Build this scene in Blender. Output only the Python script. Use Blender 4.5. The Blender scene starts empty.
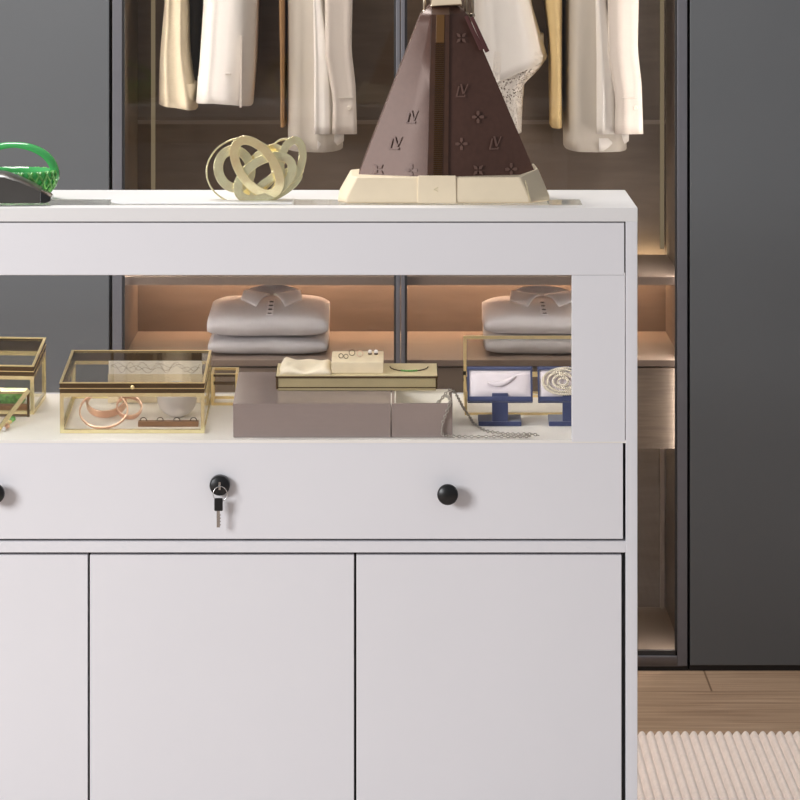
import bpy, bmesh, math, random
from mathutils import Vector, Matrix
random.seed(7)
SC = bpy.context.scene
COL = SC.collection
PI = math.pi

# ------------------------------------------------------------------ camera model
F, CAMZ, DCAM = 4000.0, 1.535, 6.154        # focal length in pixels, eye height, distance to the cabinet front (y = 0)
VX, HY = 395.0, -140.0                       # principal point of the photograph

def P(px, py, y):                            # point of the place seen at a pixel, at depth y
    d = (DCAM + y) / F
    return Vector(((px - VX) * d, y, CAMZ - (py - HY) * d))
def X(px, y=0.0): return (px - VX) * (DCAM + y) / F
def Z(py, y=0.0): return CAMZ - (py - HY) * (DCAM + y) / F
def PXPY(p):
    d = (DCAM + p.y) / F
    return p.x / d + VX, (CAMZ - p.z) / d + HY

# ------------------------------------------------------------------ materials
def new_mat(name):
    m = bpy.data.materials.new(name); m.use_nodes = True
    nt = m.node_tree; nt.nodes.clear()
    out = nt.nodes.new('ShaderNodeOutputMaterial')
    return m, nt, out
def rgb(r, g, b):                            # sRGB 0..255 -> linear
    f = lambda c: (c / 255 / 12.92) if c / 255 <= 0.04045 else ((c / 255 + 0.055) / 1.055) ** 2.4
    return (f(r), f(g), f(b), 1)
def mat(name, col, rough=0.5, metal=0.0, var=0.04, scale=20, bump=0.0, bscale=200, stretch=(1, 1, 1), sheen=0.0, spec=0.5, coat=0.0, stint=None):
    m, nt, out = new_mat(name)
    b = nt.nodes.new('ShaderNodeBsdfPrincipled')
    b.inputs['Roughness'].default_value = rough
    b.inputs['Metallic'].default_value = metal
    b.inputs['Specular IOR Level'].default_value = spec
    b.inputs['Coat Weight'].default_value = coat
    if stint: b.inputs['Specular Tint'].default_value = stint
    b.inputs['Sheen Weight'].default_value = sheen
    tc = nt.nodes.new('ShaderNodeTexCoord'); mp = nt.nodes.new('ShaderNodeMapping')
    mp.inputs['Scale'].default_value = stretch
    nt.links.new(tc.outputs['Object'], mp.inputs['Vector'])
    n = nt.nodes.new('ShaderNodeTexNoise'); n.inputs['Scale'].default_value = scale; n.inputs['Detail'].default_value = 4
    nt.links.new(mp.outputs[0], n.inputs['Vector'])
    r = nt.nodes.new('ShaderNodeValToRGB')
    r.color_ramp.elements[0].position = 0.3; r.color_ramp.elements[1].position = 0.7
    r.color_ramp.elements[0].color = [c * (1 - var) for c in col[:3]] + [1]
    r.color_ramp.elements[1].color = [min(1, c * (1 + var)) for c in col[:3]] + [1]
    nt.links.new(n.outputs['Fac'], r.inputs['Fac']); nt.links.new(r.outputs['Color'], b.inputs['Base Color'])
    if bump:
        n2 = nt.nodes.new('ShaderNodeTexNoise'); n2.inputs['Scale'].default_value = bscale
        nt.links.new(mp.outputs[0], n2.inputs['Vector'])
        bp = nt.nodes.new('ShaderNodeBump'); bp.inputs['Strength'].default_value = bump; bp.inputs['Distance'].default_value = 0.002
        nt.links.new(n2.outputs['Fac'], bp.inputs['Height']); nt.links.new(bp.outputs[0], b.inputs['Normal'])
    nt.links.new(b.outputs[0], out.inputs[0])
    return m
def glass(name, tint, ior=1.45, body=None, body_fac=0.0, rough=0.02):
    """clear pane: tinted see-through with Fresnel reflection on the outer side; optional milky body"""
    m, nt, out = new_mat(name)
    t = nt.nodes.new('ShaderNodeBsdfTransparent'); t.inputs[0].default_value = tint
    g = nt.nodes.new('ShaderNodeBsdfGlossy'); g.inputs['Roughness'].default_value = rough
    fr = nt.nodes.new('ShaderNodeFresnel'); fr.inputs[0].default_value = ior
    geo = nt.nodes.new('ShaderNodeNewGeometry')
    sub = nt.nodes.new('ShaderNodeMath'); sub.operation = 'SUBTRACT'; sub.inputs[0].default_value = 1
    nt.links.new(geo.outputs['Backfacing'], sub.inputs[1])
    mul = nt.nodes.new('ShaderNodeMath'); mul.operation = 'MULTIPLY'
    nt.links.new(fr.outputs[0], mul.inputs[0]); nt.links.new(sub.outputs[0], mul.inputs[1])
    base = t
    if body:
        d = nt.nodes.new('ShaderNodeBsdfDiffuse')
        n = nt.nodes.new('ShaderNodeTexNoise'); n.inputs['Scale'].default_value = 12
        r = nt.nodes.new('ShaderNodeValToRGB')
        r.color_ramp.elements[0].color = [c * .95 for c in body[:3]] + [1]; r.color_ramp.elements[1].color = [c * 1.05 for c in body[:3]] + [1]
        nt.links.new(n.outputs['Fac'], r.inputs[0]); nt.links.new(r.outputs[0], d.inputs[0])
        mx0 = nt.nodes.new('ShaderNodeMixShader'); mx0.inputs[0].default_value = body_fac
        nt.links.new(t.outputs[0], mx0.inputs[1]); nt.links.new(d.outputs[0], mx0.inputs[2]); base = mx0
    mx = nt.nodes.new('ShaderNodeMixShader')
    nt.links.new(mul.outputs[0], mx.inputs[0]); nt.links.new(base.outputs[0], mx.inputs[1]); nt.links.new(g.outputs[0], mx.inputs[2])
    nt.links.new(mx.outputs[0], out.inputs[0])
    return m
def emit(name, col, strength):
    m, nt, out = new_mat(name)
    e = nt.nodes.new('ShaderNodeEmission'); e.inputs[0].default_value = col; e.inputs[1].default_value = strength
    nt.links.new(e.outputs[0], out.inputs[0])
    return m

def floor_mat():
    m, nt, out = new_mat('light oak planks')
    b = nt.nodes.new('ShaderNodeBsdfPrincipled'); b.inputs['Roughness'].default_value = 0.45
    tc = nt.nodes.new('ShaderNodeTexCoord'); mp = nt.nodes.new('ShaderNodeMapping')
    mp.inputs['Location'].default_value = (-.4 - .585 - .37 * 1.4, -2.65 - 1.232, 0)
    nt.links.new(tc.outputs['Object'], mp.inputs['Vector'])
    br = nt.nodes.new('ShaderNodeTexBrick')
    br.offset = 0.37; br.inputs['Scale'].default_value = 1; br.inputs['Brick Width'].default_value = 1.4
    br.inputs['Row Height'].default_value = 0.38; br.inputs['Mortar Size'].default_value = 0.0018; br.inputs['Mortar Smooth'].default_value = 0
    br.inputs['Color1'].default_value = (1, 1, 1, 1); br.inputs['Color2'].default_value = (.9, .9, .9, 1); br.inputs['Mortar'].default_value = (.45, .4, .35, 1)
    nt.links.new(mp.outputs[0], br.inputs['Vector'])
    m2 = nt.nodes.new('ShaderNodeMapping'); m2.inputs['Scale'].default_value = (1.2, 22, 1)
    nt.links.new(tc.outputs['Object'], m2.inputs['Vector'])
    n = nt.nodes.new('ShaderNodeTexNoise'); n.inputs['Scale'].default_value = 3.0; n.inputs['Detail'].default_value = 7; n.inputs['Distortion'].default_value = .6
    nt.links.new(m2.outputs[0], n.inputs['Vector'])
    r = nt.nodes.new('ShaderNodeValToRGB')
    r.color_ramp.elements[0].position = .28; r.color_ramp.elements[1].position = .72
    r.color_ramp.elements[0].color = rgb(146, 117, 92); r.color_ramp.elements[1].color = rgb(188, 158, 130)
    nt.links.new(n.outputs['Fac'], r.inputs[0])
    mx = nt.nodes.new('ShaderNodeMixRGB'); mx.blend_type = 'MULTIPLY'; mx.inputs[0].default_value = 1
    nt.links.new(r.outputs[0], mx.inputs[1]); nt.links.new(br.outputs['Color'], mx.inputs[2]); nt.links.new(mx.outputs[0], b.inputs['Base Color'])
    nt.links.new(b.outputs[0], out.inputs[0])
    return m

def crochet_mat():
    m, nt, out = new_mat('white crochet net')
    b = nt.nodes.new('ShaderNodeBsdfPrincipled'); b.inputs['Roughness'].default_value = .9; b.inputs['Base Color'].default_value = rgb(240, 235, 228)
    tc = nt.nodes.new('ShaderNodeTexCoord')
    v = nt.nodes.new('ShaderNodeTexVoronoi'); v.inputs['Scale'].default_value = 235
    nt.links.new(tc.outputs['Object'], v.inputs['Vector'])
    lt = nt.nodes.new('ShaderNodeMath'); lt.operation = 'LESS_THAN'; lt.inputs[1].default_value = .41
    nt.links.new(v.outputs['Distance'], lt.inputs[0])
    t = nt.nodes.new('ShaderNodeBsdfTransparent'); mx = nt.nodes.new('ShaderNodeMixShader')
    nt.links.new(lt.outputs[0], mx.inputs[0]); nt.links.new(b.outputs[0], mx.inputs[1]); nt.links.new(t.outputs[0], mx.inputs[2])
    nt.links.new(mx.outputs[0], out.inputs[0])
    return m

M = dict(
    white=mat('white lacquer', (.775, .765, .79, 1), .42, var=.01, scale=4),
    top_white=mat('white lacquer top', (.79, .775, .765, 1), .4, var=.01, scale=4),
    deck=mat('cream display lining', (.90, .86, .80, 1), .6, var=.03, scale=15),
    gap=mat('dark carcass', (.10, .10, .10, 1), .8),
    black=mat('black satin metal', (.012, .012, .013, 1), .35, metal=.2),
    steel=mat('bright steel', (.72, .72, .72, 1), .25, metal=1, var=.08, scale=300),
    grey_door=mat('grey lacquer door', rgb(94, 96, 98), .6, var=.02, scale=6),
    alu=mat('grey aluminium frame', rgb(112, 111, 116), .4, metal=.3, var=.03, scale=40),
    gasket=mat('dark gasket', rgb(48, 46, 46), .6),
    taupe=mat('taupe wood panel', rgb(118, 104, 92), .55, var=.12, scale=9, stretch=(1, 1, 7), bump=.1),
    taupe_h=mat('taupe drawer wood', rgb(142, 128, 114), .5, var=.16, scale=30, stretch=(.5, 1, 8), bump=.12),
    shelf=mat('warm grey shelf', rgb(150, 134, 122), .5, var=.03, scale=12),
    black_plinth=mat('black plinth', (.012, .010, .009, 1), .7),
    gold=mat('polished brass', (.95, .76, .40, 1), .3, metal=.75, var=.05, scale=60),
    pale_gold=mat('pale champagne brass', (1, .85, .50, 1), .25, metal=.75, var=.06, scale=90),
    bronze=mat('dark brown metal', (.085, .05, .022, 1), .25, metal=.35, coat=.4),  # dark brown metal for lid rims, edge trims and small jewellery
    sculpt=mat('bright pale gold', (1, .85, .52, 1), .24, metal=.78, var=.10, scale=70, bump=.12, bscale=60),
    rose=mat('rose gold', (.90, .62, .48, 1), .28, metal=1, var=.08, scale=80),
    wood=mat('brown wooden ring rack', rgb(140, 104, 76), .5, var=.15, scale=60, stretch=(1, 6, 6)),
    pearl=mat('white porcelain', (.78, .74, .74, 1), .3, coat=.3),
    cream=mat('cream suede', rgb(222, 206, 176), .8, var=.05, scale=60, bump=.15, bscale=500),
    beige_top=mat('beige leather top', rgb(205, 190, 152), .5, var=.04, scale=40),
    olive=mat('pale olive lacquer', rgb(176, 160, 122), .35, var=.04, scale=30),
    pinkcloth=mat('pale pink satin', rgb(228, 218, 222), .55, var=.04, scale=50, bump=.2, bscale=120, sheen=.3),
    creamcloth=mat('cream crumpled cloth', rgb(232, 220, 196), .8, var=.04, scale=40, bump=.4, bscale=90),
    blue=mat('blue velvet', rgb(52, 62, 102), .75, var=.08, scale=90, sheen=.5),
    chain=mat('antique silver', (.42, .39, .34, 1), .3, metal=.9, var=.15, scale=400),
    bead=mat('ivory beads', rgb(226, 216, 196), .45, var=.05, scale=200),
    lv=mat('brown coated canvas', rgb(80, 56, 48), .385, var=.08, scale=120, bump=.08, bscale=900, spec=.5, stint=(1, .80, .72, 1)),
    mono=mat('faded tan print', rgb(112, 84, 74), .5, var=.1, scale=120),
    brownleather=mat('dark brown leather', rgb(66, 38, 20), .45, var=.15, scale=60, bump=.1),
    bagcream=mat('cream vachetta leather', rgb(232, 214, 184), .55, var=.03, scale=25, bump=.08, bscale=300),
    zip=mat('antique brass zip', rgb(82, 58, 30), .35, metal=.8, var=.2, scale=300),
    redleather=mat('oxblood leather', rgb(74, 36, 34), .5, var=.1),
    hookmetal=mat('aged nickel', rgb(190, 176, 156), .35, metal=.9, var=.1, scale=200),
    dark_case=mat('dark grey lacquer', rgb(66, 62, 58), .3, var=.08, scale=30, coat=.3),
    jet=mat('jet black lacquer', (.01, .009, .008, 1), .2, coat=.5),
    rug=mat('cream ribbed wool', rgb(234, 218, 207), .95, var=.06, scale=55, bump=.2, bscale=350, sheen=.2),
    cl_white=mat('white cotton coat', rgb(240, 238, 234), .85, var=.02, scale=25, bump=.15, bscale=60),
    cl_cream=mat('cream linen', rgb(224, 212, 186), .85, var=.03, scale=25, bump=.15, bscale=60),
    cl_tan=mat('tan cotton', rgb(196, 156, 112), .85, var=.04, scale=25, bump=.15, bscale=60),
    cl_yellow=mat('straw linen', rgb(222, 196, 142), .85, var=.03, scale=25, bump=.15, bscale=60),
    cl_grey=mat('grey wool', rgb(112, 108, 104), .9, var=.05, scale=60, bump=.2),
    cl_stone=mat('stone beige twill', rgb(206, 200, 190), .85, var=.02, scale=25, bump=.15, bscale=60),
    cl_pale=mat('pale pinkish twill', rgb(222, 214, 206), .85, var=.02, scale=25, bump=.15, bscale=60),
    shirt=mat('grey melange cotton', rgb(222, 222, 226), .9, var=.04, scale=70, bump=.2, bscale=120),
    shirt_light=mat('pale grey cotton', rgb(240, 240, 244), .9, var=.03, scale=70, bump=.2, bscale=120),
    collar=mat('grey cotton collar', rgb(196, 197, 202), .9, var=.05, scale=70, bump=.2, bscale=120),
    button=mat('dark button', rgb(46, 44, 44), .4),
    paper=mat('off-white card', rgb(240, 234, 222), .7, var=.02),
    ink=mat('grey ink line', rgb(160, 148, 138), .7),
    wallp=mat('warm white wall paint', rgb(226, 222, 216), .9, var=.01),
    crochet=crochet_mat(), floor=floor_mat(),
    clear=glass('clear glass', (.99, .99, .99, 1)),
    top_glass=glass('clear table glass', (.90, .91, .90, 1), ior=1.18),
    bronze_glass=glass('bronze tinted glass', (.88, .86, .84, 1)),
    box_glass=glass('thin box glass', (.95, .94, .92, 1), ior=1.4),
    smoke=glass('smoky taupe acrylic', (.62, .56, .53, 1), 1.75, body=rgb(176, 160, 154), body_fac=.72, rough=.06),
    green=glass('green glass', (.25, .80, .35, 1), 1.5, body=(.10, .50, .16, 1), body_fac=.6, rough=.05),
    greenrim=mat('green textured glass', (.14, .42, .10, 1), .18, var=.5, scale=190, bump=.9, bscale=230, coat=.5),
    led=emit('warm led strip', (1, .80, .50, 1), 9),
    led_soft=emit('warm led profile', (1, .80, .50, 1), .22),
    front_fill=emit('added front fill', (1, .95, .91, 1), 30),
    lip_fill=emit('added shelf fill', (1, .96, .93, 1), 9),
    case_fill=emit('added case fill', (1, .95, .88, 1), 17),
    led_orange=emit('amber led strip', (1, .64, .43, 1), 26),
)

# ------------------------------------------------------------------ mesh helpers
class MB:
    def __init__(s, Mx=None): s.bm = bmesh.new(); s.M = Mx or Matrix.Identity(4); s.warp = None
    def v(s, p):
        p = Vector(p)
        if s.warp: p = s.warp(p)
        return s.bm.verts.new(s.M @ p)
    def face(s, pts):
        vs = [s.v(p) for p in pts]
        try: return s.bm.faces.new(vs)
        except ValueError: return None
    def hexa(s, c):                          # 8 corners: bottom ring then top ring
        v = [s.v(p) for p in c]
        for f in ((3, 2, 1, 0), (4, 5, 6, 7), (0, 1, 5, 4), (1, 2, 6, 5), (2, 3, 7, 6), (3, 0, 4, 7)):
            s.bm.faces.new([v[i] for i in f])
        return s
    def box(s, x0, x1, y0, y1, z0, z1):
        if x0 > x1: x0, x1 = x1, x0
        if y0 > y1: y0, y1 = y1, y0
        if z0 > z1: z0, z1 = z1, z0
        return s.hexa([(x0, y0, z0), (x1, y0, z0), (x1, y1, z0), (x0, y1, z0), (x0, y0, z1), (x1, y0, z1), (x1, y1, z1), (x0, y1, z1)])
    def rings(s, rs, cap=True, closed=True, loop=False):
        V = [[s.v(p) for p in r] for r in rs]
        n = len(V[0])
        R = range(len(V)) if loop else range(len(V) - 1)
        for i in R:
            a, b = V[i], V[(i + 1) % len(V)]
            for j in range(n if closed else n - 1):
                k = (j + 1) % n
                try: s.bm.faces.new((a[j], a[k], b[k], b[j]))
                except ValueError: pass
        if cap and not loop:
            for r in (V[0], V[-1]):
                try: s.bm.faces.new(r)
                except ValueError: pass
        return s
    def tube(s, path, r, n=10, loop=False, flat=1.0):
        path = [Vector(p) for p in path]; L = len(path); rs = []
        up = Vector((0, 0, 1)); prev = None
        for i, p in enumerate(path):
            a = path[(i - 1) % L] if (loop or i > 0) else p
            b = path[(i + 1) % L] if (loop or i < L - 1) else p
            t = (b - a).normalized() if (b - a).length > 1e-9 else Vector((0, 0, 1))
            if prev is None:
                q = t.cross(up)
                if q.length < .05: q = t.cross(Vector((1, 0, 0)))
            else:
                q = prev - t * prev.dot(t)
            q.normalize(); prev = q; w = t.cross(q)
            rr = r[i] if isinstance(r, (list, tuple)) else r
            rs.append([p + q * math.cos(2 * PI * k / n) * rr + w * math.sin(2 * PI * k / n) * rr * flat for k in range(n)])
        return s.rings(rs, loop=loop)
    def lathe(s, prof, c, axis='z', n=28):   # prof: (radius, height)
        c = Vector(c); rs = []
        for r, h in prof:
            ring = []
            for k in range(n):
                a = 2 * PI * k / n
                if axis == 'z': p = Vector((r * math.cos(a), r * math.sin(a), h))
                elif axis == 'y': p = Vector((r * math.cos(a), h, -r * math.sin(a)))
                else: p = Vector((h, r * math.cos(a), r * math.sin(a)))
                ring.append(c + p)
            rs.append(ring)
        return s.rings(rs)
    def hoop(s, c, u, v, rad_th, nor_th, n=48, wob=0.0):   # ring of rectangular section along an ellipse c + u cos + v sin
        c, u, v = Vector(c), Vector(u), Vector(v); nrm = u.cross(v).normalized(); rs = []
        for k in range(n):
            a = 2 * PI * k / n
            d = u * math.cos(a) + v * math.sin(a); p = c + d + nrm * wob * math.sin(2 * a)
            tan = (-u * math.sin(a) + v * math.cos(a)).normalized(); o = tan.cross(nrm).normalized()
            rs.append([p + o * rad_th / 2 + nrm * nor_th / 2, p - o * rad_th / 2 + nrm * nor_th / 2,
                       p - o * rad_th / 2 - nrm * nor_th / 2, p + o * rad_th / 2 - nrm * nor_th / 2])
        return s.rings(rs, loop=True)
    def prism(s, poly, off):                 # polygon extruded by a vector
        a = [Vector(p) for p in poly]; off = Vector(off)
        return s.rings([a, [p + off for p in a]])
    def ball(s, c, r, n=8):
        prof = [(r * math.sin(PI * i / n) + 1e-6, -r * math.cos(PI * i / n)) for i in range(n + 1)]
        return s.lathe(prof, c, n=n + 2)
    def build(s, name, m, parent=None, smooth=False, bevel=0.0, seg=2, sub=0):
        bm = s.bm
        bmesh.ops.remove_doubles(bm, verts=bm.verts, dist=1e-6)
        bmesh.ops.recalc_face_normals(bm, faces=bm.faces)
        root = parent
        while root is not None and root.parent is not None: root = root.parent
        if root is not None:
            loc = root.matrix_basis.copy()
            bm.transform(loc.inverted())
        me = bpy.data.meshes.new(name)
        if root is None:                      # a one-mesh thing: origin at the middle of its base
            xs = [v.co.x for v in bm.verts]; ys = [v.co.y for v in bm.verts]; zs = [v.co.z for v in bm.verts]
            o0 = Vector(((min(xs) + max(xs)) / 2, (min(ys) + max(ys)) / 2, min(zs)))
            bm.transform(Matrix.Translation(-o0))
        bm.to_mesh(me); bm.free()
        o = bpy.data.objects.new(name, me); COL.objects.link(o)
        if root is None: o.location = o0
        else: o.parent = parent
        me.materials.append(m if not isinstance(m, str) else M[m])
        if smooth:
            for p in me.polygons: p.use_smooth = True
        if bevel:
            b = o.modifiers.new('Bevel', 'BEVEL'); b.width = bevel; b.segments = seg; b.limit_method = 'ANGLE'; b.angle_limit = math.radians(40)
            for p in me.polygons: p.use_smooth = True
            w = o.modifiers.new('Normals', 'WEIGHTED_NORMAL'); w.keep_sharp = False
        if sub:
            q = o.modifiers.new('Subdivision', 'SUBSURF'); q.levels = sub; q.render_levels = sub
        return o

def tag(o, label, cat, group=None):
    o['label'] = label; o['category'] = cat
    if group: o['group'] = group
    return o
def thing(name, label, cat, loc, group=None, rot=None):
    o = bpy.data.objects.new(name, None); COL.objects.link(o); o.empty_display_size = .05
    o.location = loc
    if rot: o.rotation_euler = rot
    o.matrix_basis = Matrix.LocRotScale(Vector(loc), o.rotation_euler, None)
    return tag(o, label, cat, group)
def struct(o, label=None):
    o['kind'] = 'structure'
    if label: o['label'] = label
    return o
def copy_tree(o, parent=None):
    c = o.copy(); COL.objects.link(c)
    if parent is not None: c.parent = parent
    for ch in [x for x in bpy.data.objects if x.parent == o]: copy_tree(ch, c)
    return c
def lerp(a, b, t): return a + (b - a) * t
def interp(pts, x):
    pts = sorted(pts)
    if x <= pts[0][0]: return pts[0][1]
    for (a, va), (b, vb) in zip(pts, pts[1:]):
        if x <= b: return lerp(va, vb, (x - a) / (b - a))
    return pts[-1][1]

# ------------------------------------------------------------------ the room
YW = 1.417                                    # wardrobe front
YB = 1.915                                    # inner face of the wardrobe's back
f = MB().box(-4.0, 3.2, -7.5, 2.2, -.05, 0).build('floor', 'floor'); struct(f, 'light oak plank floor')
w = MB().box(-4.0, 3.2, 2.03, 2.2, 0, 3.0).build('wall_back', 'wallp'); struct(w, 'warm white wall behind the wardrobes')

# rug: ribs run away from the viewer
rb = MB(); x0, x1, ry0, ry1, pitch = -1.75, 1.45, -1.4, .853, .0151
prof = []
k = 0; xx = x0
while xx < x1:
    for q in range(8):
        a = q / 8
        prof.append((xx + a * pitch, .0010 + .0103 * max(0, math.sin(PI * a)) ** .6))
    xx += pitch
prof.append((x1, .004))
rows = []
for yy, dz in ((ry1, -.006), (ry1 - .004, -.002), (ry1 - .010, 0), (.4, 0), (-.5, 0), (ry0, 0)):
    rows.append([(x, yy, max(.001, z + dz)) for x, z in prof])
rb.rings(rows, cap=False, closed=False)
rb.box(x0, x1, ry0, ry1 - .002, 0.0003, .0014)
rug = rb.build('rug', 'rug', smooth=True)
tag(rug, 'cream ribbed wool rug on the oak floor under the white cabinet', 'rug')

# ------------------------------------------------------------------ wardrobes
def wx(px): return X(px, YW)
WTOP = 2.40
def grey_unit(xa, xb, label, hinge):
    t = thing('wardrobe_unit', label, 'wardrobe', ((xa + xb) / 2, (YW + 2.0) / 2, 0))
    MB().box(xa + .001, xb - .001, YW + .024, 2.02, .012, WTOP).build('body', 'gasket', t)
    MB().box(xa + .001, xb - .001, YW + .004, 1.9, 0, Z(665, YW)).build('plinth', 'black_plinth', t)
    n = max(1, round((xb - xa) / .55)); wd = (xb - xa) / n
    for i in range(n):
        MB().box(xa + i * wd + .0025, xa + (i + 1) * wd - .0025, YW, YW + .022, Z(665.5, YW), WTOP - .003).build('door', 'grey_door', t, bevel=.0015)
    return t
gl, gr_ = wx(110.5), wx(688.8)
grey_unit(gl - 1.10, gl, 'tall grey flat-door wardrobe unit left of the bronze glass wardrobe', -1)
grey_unit(gr_, gr_ + 1.10, 'tall dark grey flat-door wardrobe unit right of the bronze glass wardrobe', 1)

wd_ = thing('glass_wardrobe', 'bronze glass door wardrobe with lit shelves standing between plain grey units', 'wardrobe', ((gl + gr_) / 2, 1.7, 0))
IL, IR = -.519, .546                         # inner faces of the sides
ZBOT = .028
MB().box(gl + .001, IL, YW + .060, YB + .02, .012, WTOP).box(gl + .001, wx(113.2), YW + .023, YW + .060, .012, WTOP).build('side_panel', 'taupe', wd_)  # front lip added to stop strip light leaking past the door
MB().box(IR, gr_ - .001, YW + .060, YB + .02, .012, WTOP).box(wx(686.4), gr_ - .001, YW + .023, YW + .060, .012, WTOP).build('side_panel', 'taupe', wd_)  # same added lip, blocking the leak on the right
ZJ = Z(122, YB)
bp_ = MB().box(IL, IR, YB, YB + .02, .012, WTOP).build('back_panel', 'taupe', wd_)
MB().box(IL, IR, YB - .006, YB, ZJ - .004, ZJ + .004).build('reflection_strip', 'shelf', bp_)  # strip stands in for a line reflected in the door glass
MB().box(IL, IR, YW + .026, YB, .012, ZBOT).build('bottom_panel', 'shelf', wd_)
MB().box(IL, IR, YW + .026, YB, WTOP - .02, WTOP).build('top_panel', 'taupe', wd_)
MB().box(gl + .001, gr_ - .001, YW + .004, 1.9, 0, Z(665, YW)).build('plinth', 'black_plinth', wd_)
# shelves
YS = 1.452
ZS1 = Z(277, YS); ZS2 = Z(360, YS)
s1 = MB().box(IL, IR, YS + .006, YB - .03, ZS1 - .0080, ZS1).box(IL, IR, YS, YS + .006, ZS1 - .0155, ZS1).build('shelf', 'shelf', wd_)
MB().box(IL, IR, YB - .028, YB - .006, ZS1 - .009, ZS1 - .003).build('glow_strip', 'led', s1)
MB().box(IL + .02, IR - .02, YB - .058, YB - .040, ZS1 - .0140, ZS1 - .0083).build('glow_strip', 'led_orange', s1)
MB().box(IL + .02, IR - .02, YS + .0065, YS + .013, ZS1 - .0135, ZS1 - .0083).build('glow_strip', 'lip_fill', s1)  # hidden strip added behind the lip to brighten the folded shirts
s2 = MB().box(IL, IR, YS, YB, ZS2 - .012, ZS2).build('shelf', 'shelf', wd_, bevel=.001)
# drawers under the second shelf
xm = wx(401)
for a, b in ((IL, xm), (xm, IR)):
    d = MB().box(a + .002, b - .002, YS + .006, YS + .026, Z(449, YS), ZS2 - .016).build('drawer', 'taupe_h', wd_, bevel=.001)
    MB().box(a + .006, b - .006, YS + .030, YB - .02, Z(447, YS), ZS2 - .02).build('drawer_box', 'taupe', d)
MB().box(xm - .008, xm + .008, YS + .03, YB, ZBOT, Z(449, YS)).build('divider', 'taupe', wd_)
# led profiles in the corners and under the drawers; added fill at top and doors
for xa in (X(151.5, YB), IR - .012):
    MB().box(xa, xa + .008, YB - .016, YB - .004, ZS1 + .01, WTOP - .03).build('led_profile', 'led_soft', wd_)
    MB().box(xa, xa + .008, YB - .016, YB - .004, ZBOT, Z(449, YS) - .01).build('corner_post', 'shelf', wd_)
MB().box(IL + .02, IR - .02, YW + .06, YW + .075, WTOP - .03, WTOP - .02).build('glow_strip', 'led', wd_)  # unseen top strip added to brighten the hanging clothes
MB().box(IL + .02, IR - .02, YB - .10, YB - .09, Z(447, YS) - .006, Z(447, YS) - .001).build('glow_strip', 'led', wd_)
for a, b in ((wx(114.5), wx(120)), (wx(680), wx(685.5))):
    MB().box(a, b, YW + .034, YW + .044, .05, WTOP - .05).build('glow_strip', 'front_fill', wd_)  # unseen strips added behind the door frames to light the clothes
RODZ, RODY = 1.76, 1.70
MB().tube([(IL, RODY, RODZ), (IR, RODY, RODZ)], .011, 14).build('hanging_rail', 'hookmetal', wd_, smooth=True)
# framed glass doors
def glass_door(pa, pb, sa, sb):
    xa, xb = wx(pa), wx(pb); za, zb = Z(666, YW), WTOP - .003
    fr = MB()
    fr.box(xa, wx(pa + sa), YW, YW + .022, za, zb)
    fr.box(wx(pb - sb), xb, YW, YW + .022, za, zb)
    fr.box(wx(pa + sa), wx(pb - sb), YW, YW + .022, za, Z(656, YW))
    fr.box(wx(pa + sa), wx(pb - sb), YW, YW + .022, zb - .02, zb)
    d = fr.build('door', 'alu', wd_, bevel=.0012)
    ga = MB(); ia, ib, c, e = wx(pa + sa), wx(pb - sb), Z(656, YW), zb - .02; g = .004
    ga.box(ia, ia + g, YW + .004, YW + .018, c, e); ga.box(ib - g, ib, YW + .004, YW + .018, c, e)
    ga.box(ia, ib, YW + .004, YW + .018, c, c + .009)
    ga.build('gasket', 'gasket', d)
    MB().box(ia + .001, ib - .001, YW + .009, YW + .013, c + .001, e - .001).build('pane', 'bronze_glass', d)
glass_door(112.3, 400.3, 10, 4.2)
glass_door(400.9, 687.4, 4.2, 10)

# ------------------------------------------------------------------ the display cabinet
CD = .336
xl, xr = X(-191.5), X(637.5)
il, ir = X(-179.8), X(625.8)
z_ = lambda py: Z(py, 0)
ZT = z_(208)
RUGZ = .0117
cab = thing('display_cabinet', 'white jewellery display cabinet with glass window drawer and doors on the cream rug', 'display cabinet', ((xl + xr) / 2, CD / 2, RUGZ))
# top frame with a glass inset
tz0 = z_(221.5)
gx0, gx1, gy0, gy1 = X(-137, .05), X(583, .05), .050, .162
tf = MB()
n = lambda a: a
tf.box(xl, gx0, 0, CD, tz0, ZT); tf.box(gx1, xr, 0, CD, tz0, ZT)
tf.box(gx0, gx1, 0, gy0, tz0, ZT); tf.box(gx0, gx1, gy1, CD, tz0, ZT)
top = tf.build('top', 'top_white', cab)
MB().box(gx0, gx1, gy0, gy1, ZT - .007, ZT - .0005).build('glass_inset', 'top_glass', top)
for a, b in ((xl, il), (ir, xr)):
    MB().box(a, b, 0, CD, RUGZ, tz0).build('side_panel', 'white', cab, bevel=.0008)
# fascia, stiles, front glass
g = .0022
MB().box(il + g, ir - g, .0015, .020, z_(275.2), tz0 - g).build('fascia', 'white', cab, bevel=.0008)
MB().box(X(572), ir - .0012, .0018, .020, z_(442), z_(275.4)).build('stile', 'white', cab, bevel=.0006)
MB().box(il + .0012, X(-126), .0018, .020, z_(442), z_(275.4)).build('stile', 'white', cab, bevel=.0006)
MB().box(X(-126) + .0004, X(572) - .0004, .0032, .0068, z_(441), z_(275.6)).build('window_pane', 'clear', cab)
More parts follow.
